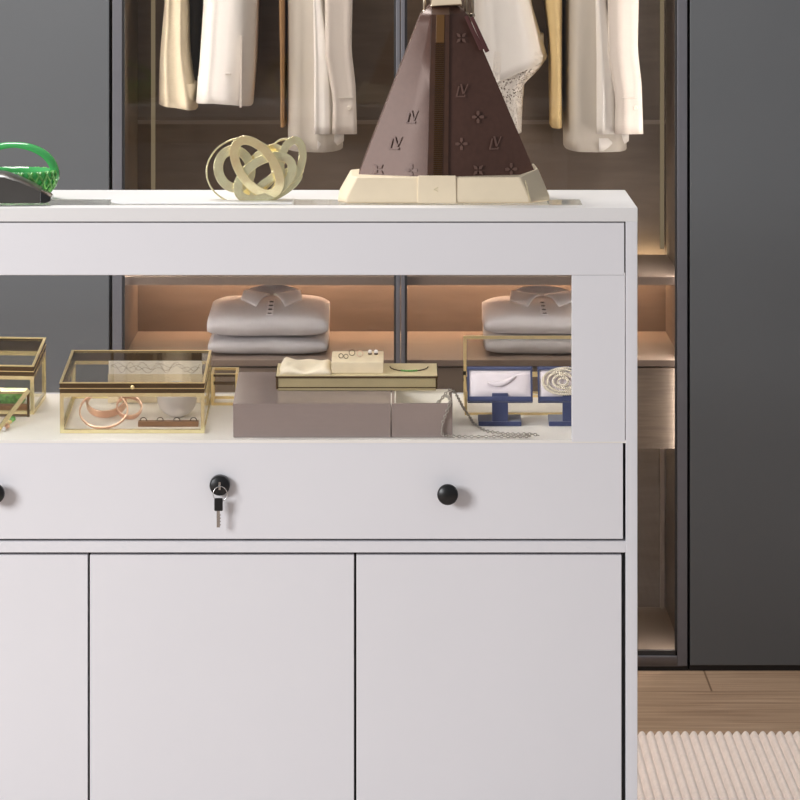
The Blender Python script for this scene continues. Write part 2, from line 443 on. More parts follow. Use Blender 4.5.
# back: rear rail and rear glass
KS = .0905; TH = math.atan(KS); DZ0 = z_(441) + .0005
YBK = .322
MB().box(il, ir, YBK, YBK + .006, DZ0 - .02, tz0).build('rear_pane', 'clear', cab)
MB().box(il, ir, YBK + .006, CD, RUGZ, DZ0 + KS * YBK).build('back_panel', 'white', cab)
MB().box(il, ir, .0203, .0214, z_(274), tz0).build('fascia_light_block', 'gap', cab)  # unseen board added to stop light leaking round the fascia
ll = MB().box(il + .01, ir - .01, .023, .035, z_(233), z_(230)).build('case_fill_strip', 'case_fill', cab)  # unseen strip added behind the fascia to brighten the deck
# sloping display deck
MB().hexa([(il, .002, DZ0 - .004), (ir, .002, DZ0 - .004), (ir, YBK, DZ0 - .02), (il, YBK, DZ0 - .02),
           (il, .002, DZ0 + KS * .002), (ir, .002, DZ0 + KS * .002), (ir, YBK, DZ0 + KS * YBK), (il, YBK, DZ0 + KS * YBK)]).build('display_deck', 'deck', cab)
# drawer
dr = MB().box(il + .0035, ir - .0042, .002, .020, z_(539.2), z_(442.6)).build('drawer', 'white', cab, bevel=.0008)
MB().box(il + .004, ir - .004, .03, .30, z_(536), z_(450)).build('drawer_box', 'gap', dr)
def knob(px, py, name):
    c = P(px, py, .002)
    MB().lathe([(.006, .001), (.0062, -.010), (.0085, -.013), (.0150, -.0155), (.0162, -.019), (.0160, -.0225), (.0140, -.0255), (.001, -.0262)], c, 'y').build(name, 'black', dr, smooth=True)
knob(447.5, 492.5, 'knob'); knob(-4.5, 491.5, 'knob')
# lock in the middle of the drawer front
c = P(220, 484.5, .002)
lk = MB().lathe([(.0158, .001), (.0158, -.010), (.0150, -.013), (.0132, -.0145), (.001, -.0148)], c, 'y').build('lock', 'black', dr, smooth=True)
MB().box(c.x - .0016, c.x + .0016, c.y - .0158, c.y - .0146, c.z - .006, c.z + .006).build('keyhole', 'steel', lk)
# middle rail, doors, bottom
MB().box(il, ir, .0008, .32, z_(552.6), z_(541.4)).build('rail', 'white', cab, bevel=.0006)
for a, b in ((-177.6, 87.6), (89.8, 354), (356.4, 621.6)):
    MB().box(X(a), X(b), .002, .020, .03, z_(555.2)).build('door', 'white', cab, bevel=.0009)
MB().box(il, ir, .024, .030, .02, z_(553)).build('carcass_front', 'gap', cab)
MB().box(il, ir, .004, CD - .02, RUGZ, .026).build('bottom_panel', 'white', cab)

# key hanging on its ring from the lock
kt = thing('key', 'black-headed key hanging on a steel ring from the drawer lock', 'key', P(219.5, 527, -.012))
kc = P(220.2, 494, -.0155)
MB().hoop(kc, (.0108, 0, 0), (0, 0, .0116), .0011, .0011, 32).build('key_ring', 'steel', kt, smooth=True)
kb = MB(); y0 = -.0185
a, b = P(214.2, 498.3, y0), P(222.8, 511.2, y0)
kb.box(a.x, b.x, y0, y0 + .0045, b.z, a.z)
kb.build('key_head', 'black', kt, bevel=.0016, seg=3)
a, b = P(216.6, 511, y0), P(219.9, 527.6, y0)
bl = MB().box(a.x, b.x, y0 + .0012, y0 + .0032, b.z, a.z)
for q in range(4):
    bl.box(b.x - .0002, b.x + .0011, y0 + .0012, y0 + .0032, b.z + .003 + q * .005, b.z + .0052 + q * .005)
bl.build('key_blade', 'steel', kt)

# ------------------------------------------------------------------ deck frame: local u = x, v = up the slope, w = normal
MD = Matrix.Translation((0, 0, DZ0)) @ Matrix.Rotation(TH, 4, 'X')
def deck(px, py, w=0.0):                      # local (u, v) of the deck plane (lifted by w) at a pixel
    lo, hi = -.05, .6
    for _ in range(50):
        m = (lo + hi) / 2; q = PXPY(MD @ Vector((0, m, w)))[1]
        if q > py: lo = m
        else: hi = m
    v = (lo + hi) / 2; wp = MD @ Vector((0, v, w))
    return X(px, wp.y), v
def hgt(v, py):                               # height above the deck at v that is seen at pixel row py
    lo, hi = -.05, .3
    for _ in range(50):
        m = (lo + hi) / 2; q = PXPY(MD @ Vector((0, v, m)))[1]
        if q > py: lo = m
        else: hi = m
    return (lo + hi) / 2
RX = (TH, 0, 0)
def dthing(name, label, cat, u, v, w=0, group=None):
    return thing(name, label, cat, MD @ Vector((u, v, w)), group, RX)

E = .0030                                     # gold edge thickness
def bars(mb, u0, u1, v0, v1, w0, w1, e=E, top=True, bottom=True):
    for u in (u0, u1 - e):
        for v in (v0, v1 - e): mb.box(u, u + e, v, v + e, w0, w1)
    for w, on in ((w0, bottom), (w1 - e, top)):
        if on:
            for v in (v0, v1 - e): mb.box(u0 + e, u1 - e, v, v + e, w, w + e)
            for u in (u0, u1 - e): mb.box(u, u + e, v0 + e, v1 - e, w, w + e)
    return mb
def panes(mb, u0, u1, v0, v1, w0, w1, t=.0014, top=False):
    mb.box(u0, u1, v0, v0 + t, w0, w1); mb.box(u0, u1, v1 - t, v1, w0, w1)
    mb.box(u0, u0 + t, v0 + t, v1 - t, w0, w1); mb.box(u1 - t, u1, v0 + t, v1 - t, w0, w1)
    if top: mb.box(u0 + t, u1 - t, v0 + t, v1 - t, w1 - t, w1)
    return mb
def jewel_box(name, label, u0, u1, v0, v1, h, lid=.0165, knobbed=True, group=None, rise=0.0, e0=.0058, yaw=0.0):
    def MB_():
        m = MB(MD)
        if rise:
            def wf(p):
                du, dv = p.x - u1, p.y - v0
                return Vector((u1 + du * math.cos(yaw) + dv * math.sin(yaw), v0 + dv * math.cos(yaw) - du * math.sin(yaw), p.z * (1 + rise / h * max(0, dv / (v1 - v0)))))
            m.warp = wf
        return m
    t = dthing(name, label, 'jewellery box', (u0 + u1) / 2, (v0 + v1) / 2, 0, group)
    hb = h - lid
    bars(MB_(), u0, u1, v0, v1, .0002, hb, e0).build('frame', 'pale_gold', t)
    panes(MB_(), u0 + .0008, u1 - .0008, v0 + .0008, v1 - .0008, .0012, hb - .0008).build('glass', 'box_glass', t)
    MB_().box(u0 + .002, u1 - .002, v0 + .002, v1 - .002, .0004, .0020).build('base_plate', 'deck', t)
    r = MB_()                                # lid: dark rim with thin brass lines
    for a, b in ((v0, v0 + .003), (v1 - .003, v1)): r.box(u0, u1, a, b, hb, h - .0012)
    for a, b in ((u0, u0 + .003), (u1 - .003, u1)): r.box(a, b, v0 + .003, v1 - .003, hb, h - .0012)
    ld = r.build('lid', 'bronze', t)
    q = MB_(); e = .0035
    for w in (hb + (h - hb) * .45,):
        q.box(u0 - .0006, u1 + .0006, v0 - .0006, v0, w - .0006, w + .0006); q.box(u1, u1 + .0006, v0, v1, w - .0006, w + .0006)
    for a, b in ((v0 - .0006, v0 + e), (v1 - e, v1 + .0006)): q.box(u0 - .0006, u1 + .0006, a, b, h - .0012, h)
    for a, b in ((u0 - .0006, u0 + e), (u1 - e, u1 + .0006)): q.box(a, b, v0 + e, v1 - e, h - .0012, h)
    q.build('lid_edge', 'gold', ld)
    MB_().box(u0 + .003, u1 - .003, v0 + .003, v1 - .003, h - .0034, h - .0020).build('lid_glass', 'box_glass', ld)
    if knobbed:
        uc = (u0 + u1) / 2
        MB_().lathe([(.0012, .001), (.0014, -.003), (.0030, -.0042), (.0032, -.006), (.0015, -.0072), (.0003, -.0075)], (uc + .001, v0 - .0003, h - .006), 'y', 16).build('lid_knob', 'gold', ld, smooth=True)
    return t

# middle jewellery box
u0, v0 = deck(60, 433.4); u1, _ = deck(204.5, 433.4); H = hgt(v0, 382.6); _, v1 = deck(100, 350, H)
B1 = (u0, u1, v0, v1, H)
jewel_box('jewelry_box', 'brass edged glass jewellery box with rose bangles inside, left of the smoky acrylic box', *B1)
print('B1', B1)
# bangles
def bangle(px, py, r, tilt, yaw, name, label, wdt=.006, v=None):
    uu, vv = deck(px, 427) if v is None else (deck(px, 427)[0], v)
    c = Vector((uu, vv, .003 + r * math.cos(tilt) * 1.0))
    a = Vector((math.cos(yaw), math.sin(yaw), 0)); b = Vector((-math.sin(yaw) * math.sin(tilt), math.cos(yaw) * math.sin(tilt), math.cos(tilt)))
    o = MB(MD).hoop(c, a * r, b * r, .0022, wdt, 48).build(name, 'rose', None, bevel=.0008)
    return tag(o, label, 'bangle', 'rose gold bangles in the glass box')
fv = v0 + .012
def bang(px, py, wpx, hpx, wdt, yaw, v, name, label):
    uu = deck(px, 427)[0]; r = wpx / 2 * 6.23 / F; tilt = math.acos(min(1, hpx / wpx))
    zc = max(.0026 + r * math.cos(tilt) + wdt * .5 * math.sin(tilt), hgt(v, py))
    c = Vector((uu, v, zc))
    a = Vector((math.cos(yaw), math.sin(yaw), 0)); b = Vector((-math.sin(yaw) * math.sin(tilt), math.cos(yaw) * math.sin(tilt), math.cos(tilt)))
    o = MB(MD).hoop(c, a * r, b * r, .0026, wdt, 56).build(name, 'rose', None, bevel=.0009)
    return tag(o, label, 'bangle', 'rose gold bangles in the glass box')
bang(103.5, 412, 48, 27, .0045, .0, fv + .036, 'bangle', 'large thin rose gold hoop bangle lying foremost in the glass box')
bang(127, 408, 25, 17, .010, .15, fv + .085, 'bangle', 'small wide rose gold bangle at the right end of the bangles')
bang(103, 408, 40, 19, .014, -.1, fv + .108, 'bangle', 'wide rose gold bangle lying behind the thin hoop in the glass box')
# ring rack and white shell
ua, va = deck(138, 428.2); ub, _ = deck(198.5, 428.2)
rk = dthing('ring_rack', 'low brown wooden ring rack with slots in front of the white bowl', 'ring rack', (ua + ub) / 2, va, .0021)
MB(MD).box(ua, ub, va, va + .014, .0021, .0100).build('bar', 'wood', rk, bevel=.0008)
for q in range(4):
    uc = lerp(ua + .008, ub - .008, q / 3)
    MB(MD).hoop((uc, va + .007, .0112), (.0048, 0, 0), (0, .0005, .0040), .0012, .002, 20).build('ring', 'bronze', rk)
uc, vc = deck(177, 417.5)
sh = MB(MD)
prof = [(.010, .0022), (.012, .0040), (.020, .0080), (.0275, .016), (.0308, .026), (.0312, .036), (.0285, .046), (.021, .053), (.010, .0565), (.0005, .0572)]
sh.lathe(prof, (uc, vc, 0))
tag(sh.build('trinket_pot', 'pearl', None, smooth=True), 'white porcelain egg-shaped trinket pot behind the ring rack inside the glass box', 'trinket pot')
uc, vc = deck(178, 0.5 + 375, .03)
# white patterned card standing at the back inside the box
ca, cv = deck(110, 400); cb, _ = deck(203, 400)
cv = v1 - .028
cv = v1 - .038
pc = dthing('card', 'white card printed with thin grey branches standing at the back of the glass box', 'card', (ca + cb) / 2, cv, .0021)
top_h = hgt(cv, 363.5)
CM = MD @ Matrix.Translation((0, cv, .0030)) @ Matrix.Rotation(-.12, 4, 'X')
lowh = hgt(cv, 376.5)
MB(CM).box(ca, cb, 0, .0030, 0, top_h).build('sheet', 'paper', pc)
MB(CM).box(ca - .001, cb + .001, -.004, -.0002, 0, lowh).build('stand', 'cream', pc)
br_ = MB(CM)
for q in range(3):
    pts = []
    for k in range(60):
        a = k / 59
        pts.append((lerp(ca + .004, cb - .004, a), -.0003, lerp(lowh, top_h, .5 + .42 * math.sin(a * (19 + 6 * q) + q * 2.1) * math.cos(a * 7 + q))))
    br_.tube(pts, .00035, 5)
br_.build('printed_branches', 'ink', pc)

# left jewellery box
ur, v0 = deck(34, 414.6); H = hgt(v0, 366); v1 = .296; rise2 = hgt(v1, 337.5) - H
ul = ur - .20
jewel_box('jewelry_box', 'brass edged glass jewellery box cut by the left picture edge, behind the tilted frame', ul, ur, v0, v1, H, rise=rise2, yaw=.075)
uc = lerp(ul, ur, .72); vc = (v0 + v1) / 2
st = MB(MD)
st.lathe([(.022, .0022), (.026, .008), (.024, .018), (.014, .026), (.001, .028)], (ur - .045, vc + .01, 0), n=18)
tag(st.build('ring_cushion', 'greenrim', None, smooth=True), 'dark green domed ornament inside the left glass box', 'ornament')
MB(MD)
pb = MB(MD).box(ur - .15, ur - .012, v0 + .012, v0 + .026, .0022, .012).build('ring_rack', 'wood', None, bevel=.001)
tag(pb, 'plain brown wooden bar inside the left glass box', 'ring rack')

# tilted brass picture-frame box in the lower left corner
uq, vq = deck(2, 432)
ft = dthing('trinket_box', 'small sloping brass edged glass trinket box at the lower left corner of the window', 'trinket box', uq - .05, vq, 0)
FM = MD @ Matrix.Translation((uq, vq + .004, .0002)) @ Matrix.Rotation(.0, 4, 'Z')
def slat(p, q, r): return [(p[0], p[1], p[2]), (q[0], q[1], q[2])]
# sloped front pane: runs from the low front corner up to the rear right corner
pA = Vector((uq - .004, vq, .0056)); pB = Vector((deck(28, 418)[0], deck(28, 418)[1], hgt(deck(28, 418)[1], 391)))
pC = pB + Vector((-.13, 0, 0)); pD = pA + Vector((-.13, 0, 0))
fr = MB(MD)
for a, b in ((pA, pB), (pB, pC), (pC, pD), (pD, pA)): fr.tube([a, b], .0048, 4)
fr.build('frame', 'pale_gold', ft)
n_ = (pB - pA).cross(pC - pB).normalized() * .0006
MB(MD).prism([pA, pB, pC, pD], n_).build('glass', 'box_glass', ft)
sup = MB(MD)
for p in (pB, pC): sup.tube([(p.x, p.y + .006, .0006), (p.x, p.y + .006, p.z)], .0022, 4)
sup.tube([(pB.x, pB.y + .006, .0030), (pC.x, pC.y + .006, .0030)], .0022, 4)
sup.build('rear_frame', 'bronze', ft)
# crystals by it
gr = random.Random(3)
for q in range(4):
    cu, cv = deck(1 + 3.0 * q, 431.5 - 3.5 * q + 1.2 * (q % 2))
    rr = .0042 + .001 * (q % 2)
    cr = MB(MD).lathe([(.0008, .0003), (rr, rr * .7), (rr * .85, rr * 1.5), (rr * .4, rr * 1.8)], (cu + .004, cv - .0, 0), n=6)
    o = cr.build('crystal', ('pearl', 'rose', 'pale_gold', 'greenrim')[q], None)
    tag(o, ('milky white', 'rose gold', 'champagne gold', 'small green')[q] + ' faceted stone on the deck in front of the tilted brass frame', 'stone', 'loose stones at the lower left')

# small stepped brass box behind the middle box, right side
ua, va = deck(206, 405.5); ub, _ = deck(242, 405)
ub = deck(238, 405)[0]
H3 = hgt(va, 374); _, vb = deck(220, 369, H3); vb = min(max(vb, va + .05), .30)
t3 = dthing('jewelry_box', '', 'jewellery box', (ua + ub) / 2, va)
ua = B1[1] + .0015 + .03
tag(t3, 'small open brass edged glass box half hidden between middle box and smoky acrylic box', 'jewellery box')
bars(MB(MD), ua - .03, ub, va, vb, .0002, H3, .004).build('frame', 'gold', t3)
q = MB(MD); hh = hgt(va, 383)
q.box(ua - .026, ub - .004, va, va + .003, hh - .003, hh + .002)
q.box(ua - .026, ub - .004, va - .0005, va + .0025, H3 - .0045, H3 - .0005)
q.build('rim', 'bronze', t3)
panes(MB(MD), ua - .029, ub - .001, va + .001, vb - .001, .002, H3 - .002).build('glass', 'box_glass', t3)

# smoky acrylic box
ua, va = deck(233.3, 437.6); ub, _ = deck(390.6, 437.6); HA = hgt(va, 403.6); _, vb = deck(250, 372, HA)
vb = min(vb, .315)
print('acrylic', va, vb, HA)
ac = dthing('acrylic_box', 'low smoky taupe acrylic box in the middle of the window carrying the olive tray', 'acrylic box', (ua + ub) / 2, va)
body = MB(MD)
w = .004; bt = .0085
body.box(ua, ub, va, va + w, .0003, HA - .004); body.box(ua, ub, vb - w, vb, .0003, HA - .004)
body.box(ua, ua + w, va + w, vb - w, .0003, HA - .004); body.box(ub - w, ub, va + w, vb - w, .0003, HA - .004)
body.box(ua + w, ub - w, va + w, vb - w, .0003, bt)
body.build('body', 'smoke', ac)
MB(MD).box(ua - .0004, ub + .0004, va - .0004, vb, HA - .004, HA).build('lid', 'smoke', ac)
# small open tray beside it
uc, vc = deck(391.6, 437.6); ud, _ = deck(452.5, 437.6); HB = HA; _, vd = deck(420, 388, HB)
tr = dthing('acrylic_tray', 'small open smoky acrylic tray with white lining and a chain, right of the acrylic box', 'tray', (uc + ud) / 2, vc)
tb = MB(MD)
tb.box(uc, ud, vc, vc + w, .0003, HB); tb.box(uc, ud, vd - w, vd, .0003, HB); tb.box(uc, uc + w, vc + w, vd - w, .0003, HB); tb.box(ud - w, ud, vc + w, vd - w, .0003, HB)
tb.build('walls', 'smoke', tr)
ln = MB(MD); g2 = w + .0004
ln.box(uc + g2, ud - g2, vc + g2, vd - g2, .0005, HB * .45)
ln.box(uc + g2, ud - g2, vd - g2 - .002, vd - g2, HB * .45, HB - .001); ln.box(uc + g2, uc + g2 + .002, vc + g2, vd - g2 - .002, HB * .45, HB - .001); ln.box(ud - g2 - .002, ud - g2, vc + g2, vd - g2 - .002, HB * .45, HB - .001)
ln.build('lining', 'paper', tr)

# chain: links along a path
def chain(name, label, path, r=.0020, step=.0042, close=False):
    pts = [Vector(p) for p in path]
    # resample with catmull-rom
    def cr(a, b, c, d, t): return .5 * ((2 * b) + (c - a) * t + (2 * a - 5 * b + 4 * c - d) * t * t + (3 * b - a - 3 * c + d) * t ** 3)
    dense = []
    for i in range(len(pts) - 1):
        a, b, c, d = pts[max(i - 1, 0)], pts[i], pts[i + 1], pts[min(i + 2, len(pts) - 1)]
        for s in range(24): dense.append(cr(a, b, c, d, s / 24))
    dense.append(pts[-1])
    out = [dense[0]]; acc = 0
    for a, b in zip(dense, dense[1:]):
        acc += (b - a).length
        if acc >= step: out.append(b); acc = 0
    out = [Vector((p.x, max(p.y, .0115 if p.z < .02 else p.y), max(p.z, .0038))) for p in out]
    mb = MB(MD)
    for i, p in enumerate(out[:-1]):
        t = (out[i + 1] - p).normalized(); s = t.cross(Vector((0, 0, 1)))
        if s.length < .1: s = t.cross(Vector((0, 1, 0)))
        s.normalize(); w2 = t.cross(s)
        side = (s if i % 2 else w2)
        mb.hoop(p, t * (step * .62), side * r, .0013, .0013, 8)
    return mb.build(name, 'chain', None, smooth=True)
rx, rv = ud, lerp(vc, vd, .55)
hz = HB + .0022
p1 = [(lerp(uc, ud, .62), lerp(vc, vd, .20), HB * .45 + .003), (lerp(uc, ud, .72), lerp(vc, vd, .3), HB * .8), (lerp(uc, ud, .88), lerp(vc, vd, .30), hz + .002), (ud - .002, lerp(vc, vd, .45), hz + .002)]
f1 = [(deck(444, 436.5)[0], vc - .0035)]
e1 = deck(452, 438.5)
path1 = p1[:3] + [(deck(450, 437)[0], vc + .001, HB + .0050), (deck(447, 437)[0], vc - .0050, HB * .8), (deck(442.6, 437)[0], vc - .0050, HB * .45), (deck(442.5, 437)[0], vc - .0050, HB * .12),
        (e1[0], e1[1] - .001, .0028), (*deck(475, 439.5), .0028), (*deck(505, 439.6), .0028), (*deck(526, 438.8), .0028), (*deck(533, 438.4), .0028)]
c1 = chain('chain_necklace', '', path1)
tag(c1, 'silver chain necklace falling down the front of the small tray and along the deck edge', 'necklace', 'silver chains at the small tray')
path2 = [(lerp(uc, ud, .80), lerp(vc, vd, .72), hz * .7), (lerp(uc, ud, .93), lerp(vc, vd, .62), hz + .0015), (ud + .004, lerp(vc, vd, .60), hz + .001)]
for px, py, w3 in ((463, 407, .022), (468.5, 415, .009), (474.5, 424, .0036), (485, 430.5, .0036), (500, 433.2, .0036), (519, 434.2, .0075), (532, 434.8, .0075), (540, 435.4, .0050)):
    if w3 > .003: q = (*deck(px, py, w3), w3)
    else: q = (*deck(px, py, w3), w3)
    path2.append(q)
c2 = chain('chain_necklace', '', path2)
tag(c2, 'silver chain necklace sloping from the small tray rim down to the right on the deck', 'necklace', 'silver chains at the small tray')
# coil of chain in the tray's left corner
pth = []
for q in range(15):
    a = q / 14 * 2.2 * PI; pth.append((lerp(uc, ud, .22) + .010 * math.cos(a) * (1 - q / 40), lerp(vc, vd, .22) + .006 * math.sin(a), HB * .45 + .003 + .0105 * abs(math.sin(q * .9))))
c3 = chain('chain_bracelet', '', pth)
tag(c3, 'coiled dark chain bracelet heaped in the left corner of the small tray', 'bracelet')

# olive tray box on the acrylic box
ZL = HA + .0003
ua2, va2 = deck(275.5, 391, ZL); ub2 = deck(438, 391, ZL)[0]
HP = hgt(va2, 375.4); _, vb2 = deck(300, 363.2, HP); vb2 = min(vb2, .318)
print('tray', va2, vb2, HP, ZL)
pt = dthing('presentation_tray', 'pale olive jewellery tray with dark bronze edges lying on the smoky acrylic box', 'tray', (ua2 + ub2) / 2, va2, ZL)
MB(MD).box(ua2 + .003, ub2 - .003, va2 + .002, vb2, ZL, HP - .005).build('box', 'olive', pt, bevel=.001)
MB(MD).box(ua2, ub2, va2, vb2, HP - .0042, HP - .0016).build('rim', 'bronze', pt)
MB(MD).box(ua2 + .0012, ub2 - .0012, va2 + .001, vb2 - .001, HP - .0016, HP).build('lid', 'beige_top', pt)
bb = MB(MD)
for u in (ua2 + .0008, ub2 - .0038): bb.box(u, u + .003, va2 + .0005, va2 + .0035, ZL + .003, HP - .0042)
bb.box(ua2 + .002, ub2 - .002, va2 + .0004, va2 + .002, ZL + .0045, ZL + .0060)
bb.build('edge_trim', 'bronze', pt)
# cream block with earrings
e0, ev = deck(331.5, 374, HP); e1_, _ = deck(383.5, 374, HP); EH = hgt(ev, 362); _, ev2 = deck(360, 351.2, EH)
ev2 = min(ev2, .316)
blk = MB(MD).box(e0, e1_, ev, ev2, HP + .0002, EH).build('earring_block', 'cream', None, bevel=.0012)
tag(blk, 'cream suede earring block standing on the olive tray', 'jewellery stand')
def on_block(px, py): return (*deck(px, py, EH), EH)
for q, (px, py) in enumerate(((341, 358), (346, 358.5), (352, 355.5), (360, 356.5))):
    p = on_block(px, py)
    r = .0034 + .0012 * (q >= 2)
    o = MB(MD).hoop((p[0], p[1], EH + r), (r, 0, 0), (0, r * .3, r * .95), .0010, .0014, 20).build('earring', 'bronze' if q != 3 else 'rose', None)
    tag(o, ('leftmost tiny dark hoop earring on the cream block', 'second tiny dark hoop earring on the cream block', 'larger black hoop earring in the middle of the cream block', 'rose gold hoop earring right of the black hoop on the block')[q], 'earring', 'earrings on the cream block')
for q, (px, py) in enumerate(((370, 354.5), (376, 354.5))):
    p = on_block(px, py)
    t = dthing('pearl_earring', ('left of the two pearl stud earrings on the cream block', 'right of the two pearl stud earrings on the cream block')[q], 'earring', p[0], p[1], EH, 'earrings on the cream block')
    MB(MD).lathe([(.0030, .0001), (.0030, .0022), (.001, .0026)], p, n=14).build('setting', 'bronze', t)
    MB(MD).ball((p[0], p[1], EH + .0048), .0032).build('pearl', 'pearl', t, smooth=True)
# cream cloth pad
k0, kv = deck(279.5, 375, HP); k1 = deck(331, 375, HP)[0]
kh0 = hgt(kv, 361.5) - HP
mb = MB(MD); NU, NV = 22, 12; top_ = []; vlim = min(kv + .08, vb2 - .004)
for j in range(NV + 1):
    row = []
    for i in range(NU + 1):
        a, b = i / NU, j / NV
        ed = min(1, 9 * min(a, 1 - a, b + .04, 1 - b + .02)) ** .5
        hh = .0015 + ed * (.0062 + .0028 * math.sin(a * 6.0 + 1.2) + .0022 * math.sin(a * 11 - b * 5) + .003 * b)
        row.append((lerp(k0, k1, a) + .001 * math.sin(b * 9), lerp(kv, vlim, b), HP + hh))
    top_.append(row)
mb.rings(top_, cap=False, closed=False)
low = [[(p[0], p[1], HP + .0003) for p in r] for r in (top_[0], top_[-1])]
mb.rings([top_[0], low[0]], cap=False, closed=False); mb.rings([low[1], top_[-1]], cap=False, closed=False)
mb.rings([[r[0] for r in top_], [(r[0][0], r[0][1], HP + .0003) for r in top_]], cap=False, closed=False)
mb.rings([[r[-1] for r in top_], [(r[-1][0], r[-1][1], HP + .0003) for r in top_]], cap=False, closed=False)
mb.rings([low[0], low[1]], cap=False, closed=False)
tag(mb.build('cloth_pad', 'creamcloth', None, smooth=True), 'crumpled cream cloth lying on the left half of the olive tray', 'cloth')
# bracelet on the tray
bt_ = dthing('beaded_bracelet', 'thin gold bracelet with green beads lying on the right of the olive tray', 'bracelet', *deck(409, 369, HP), HP)
pth = []
for q in range(25):
    a = PI + q / 24 * PI
    c0 = deck(409, 367.5, HP); pth.append((c0[0] + .030 * math.cos(a), c0[1] + .032 * math.sin(a), HP + .0014))
MB(MD).tube(pth, .0009, 6).build('wire', 'bronze', bt_, smooth=True)
mb = MB(MD)
for q in range(9, 16): mb.ball(Vector(pth[q]) + Vector((0, -.001, .0006)), .0017, 6)
mb.build('beads', 'greenrim', bt_, smooth=True)

# open brass box at the right with upright lid
ua, va = deck(464.8, 415.2); ub = deck(606, 415)[0]
HO = hgt(va, 392); _, vb = deck(500, 371, HO); vb = min(vb, .300)
print('open', va, vb, HO)
ob = dthing('jewelry_box', 'open brass edged glass box with raised lid behind the blue velvet stands', 'jewellery box', (ua + ub) / 2, va)
bars(MB(MD), ua, ub, va, vb, .0002, HO, .0035).build('frame', 'gold', ob)
panes(MB(MD), ua + .001, ub - .001, va + .001, vb - .001, .001, HO - .001).build('glass', 'box_glass', ob)
HL = hgt(vb, 335.6)
lf = MB(MD); e = .0048
lf.box(ua, ua + e, vb - .004, vb, HO + .001, HL); lf.box(ub - e, ub, vb - .004, vb, HO + .001, HL)
lf.box(ua + e, ub - e, vb - .004, vb, HL - e, HL); lf.box(ua + e, ub - e, vb - .004, vb, HO + .001, HO + .001 + e * .7)
ld = lf.build('lid', 'gold', ob)
MB(MD).box(ua + e, ub - e, vb - .0028, vb - .0014, HO + .003, HL - e).build('lid_glass', 'box_glass', ld)
for u in (ua - .001, ub - .004): MB(MD).box(u, u + .005, vb - .006, vb + .001, HO - .010, HO + .006).build('hinge', 'jet', ld)

# blue velvet stands
def blue_stand(pl, pr, label, cush_label):
    pc_ = (pl + pr) / 2
    uc, vc = deck(pc_, 426.5)
    t = dthing('velvet_stand', label, 'jewellery stand', uc, vc, 0, 'blue velvet jewellery stands')
    ub0, ub1 = deck(pc_ - 21.5, 426.5)[0], deck(pc_ + 21.5, 426.5)[0]
    MB(MD).box(ub0, ub1, vc, vc + .05, .0003, .0078).build('base', 'blue', t, bevel=.001)
    s0, s1 = deck(pc_ - 8, 426)[0], deck(pc_ + 8, 426)[0]
    hb0 = hgt(vc, 401.5); ht0 = hgt(vc + .03, 366.8)
    MB(MD).hexa([(s0, vc + .001, .0078), (s1, vc + .001, .0078), (s1, vc + .011, .0078), (s0, vc + .011, .0078),
                 (s0, vc + .005, hb0 + .012), (s1, vc + .005, hb0 + .012), (s1, vc + .013, hb0 + .012), (s0, vc + .013, hb0 + .012)]).build('stem', 'blue', t, bevel=.0008)
    ang = -math.atan2(.030, ht0 - hb0); L = math.hypot(.030, ht0 - hb0)
    PM = MD @ Matrix.Translation((uc, vc, hb0)) @ Matrix.Rotation(ang, 4, 'X')
    hw = (deck(pr, 402)[0] - deck(pl, 402)[0]) / 2
    fr = MB(PM); e = .004
    fr.box(-hw, hw, .004, .008, 0, L); fr.box(-hw, -hw + e * .55, 0, .004, 0, L); fr.box(hw - e * .55, hw, 0, .004, 0, L)
    fr.box(-hw, hw, 0, .004, 0, .0085); fr.box(-hw, hw, 0, .004, L - .0045, L)
    fr.build('backboard', 'blue', t, bevel=.0006)
    cu = MB(PM); NU, NV = 14, 10; rows = []
    x0, x1, z0, z1 = -hw + e * .6, hw - e * .6, .0088, L - .0048
    for j in range(NV + 1):
        row = []
        for i in range(NU + 1):
            a, b = i / NU, j / NV
            ed = (min(1, 6 * min(a, 1 - a)) * min(1, 6 * min(b, 1 - b))) ** .5
            row.append((lerp(x0, x1, a), .0038 - .0052 * ed, lerp(z0, z1, b)))
        rows.append(row)
    cu.rings(rows, cap=False, closed=False)
    cu.rings([[(x0, .0039, z0), (x1, .0039, z0)], [(x0, .0039, z1), (x1, .0039, z1)]], cap=False, closed=False)
    c = cu.build('cushion', 'pinkcloth', t, smooth=True)
    return PM, hw, L
PM, hw, L = blue_stand(468.5, 531.5, 'blue velvet jewellery stand with a pale cushion and carved feather, nearer the tray', '')
fe = MB(PM); rows = []
for i in range(13):
    a = i / 12; wv = .0085 * math.sin(PI * min(1, a * 1.02)) ** .7 + .0006
    x = lerp(-hw * .42, hw * .52, a); zc = L * (.52 + .20 * a - .12 * math.sin(PI * a))
    rows.append([(x, -.0022, zc + wv * .9), (x, -.0058, zc + wv * .3), (x, -.0064, zc - wv * .2), (x, -.0022, zc - wv * 1.0)])
fe.rings(rows)
tag(fe.build('feather_brooch', 'pinkcloth', None, smooth=True, sub=1), 'pale carved feather brooch on the cushion of the left blue stand', 'brooch')
PM2, hw2, L2 = blue_stand(539, 602, 'blue velvet jewellery stand with a coiled bead necklace, cut off by the window frame', '')
nb = MB(PM2)
for q, (rx_, rz_, ox, oz) in enumerate(((.034, .022, -.008, .032), (.030, .0205, -.014, .031), (.0255, .018, -.010, .032), (.021, .0155, -.015, .030), (.0165, .012, -.011, .031), (.012, .009, -.015, .031), (.0075, .0055, -.012, .030))):
    n = int(2 * PI * rx_ / .0034)
    for i in range(n):
        a = 2 * PI * i / n
        nb.ball((ox + rx_ * math.cos(a), -.0040 - .0006 * q, min(L2 + .001, max(.004, oz + rz_ * math.sin(a)))), .0018, 5)
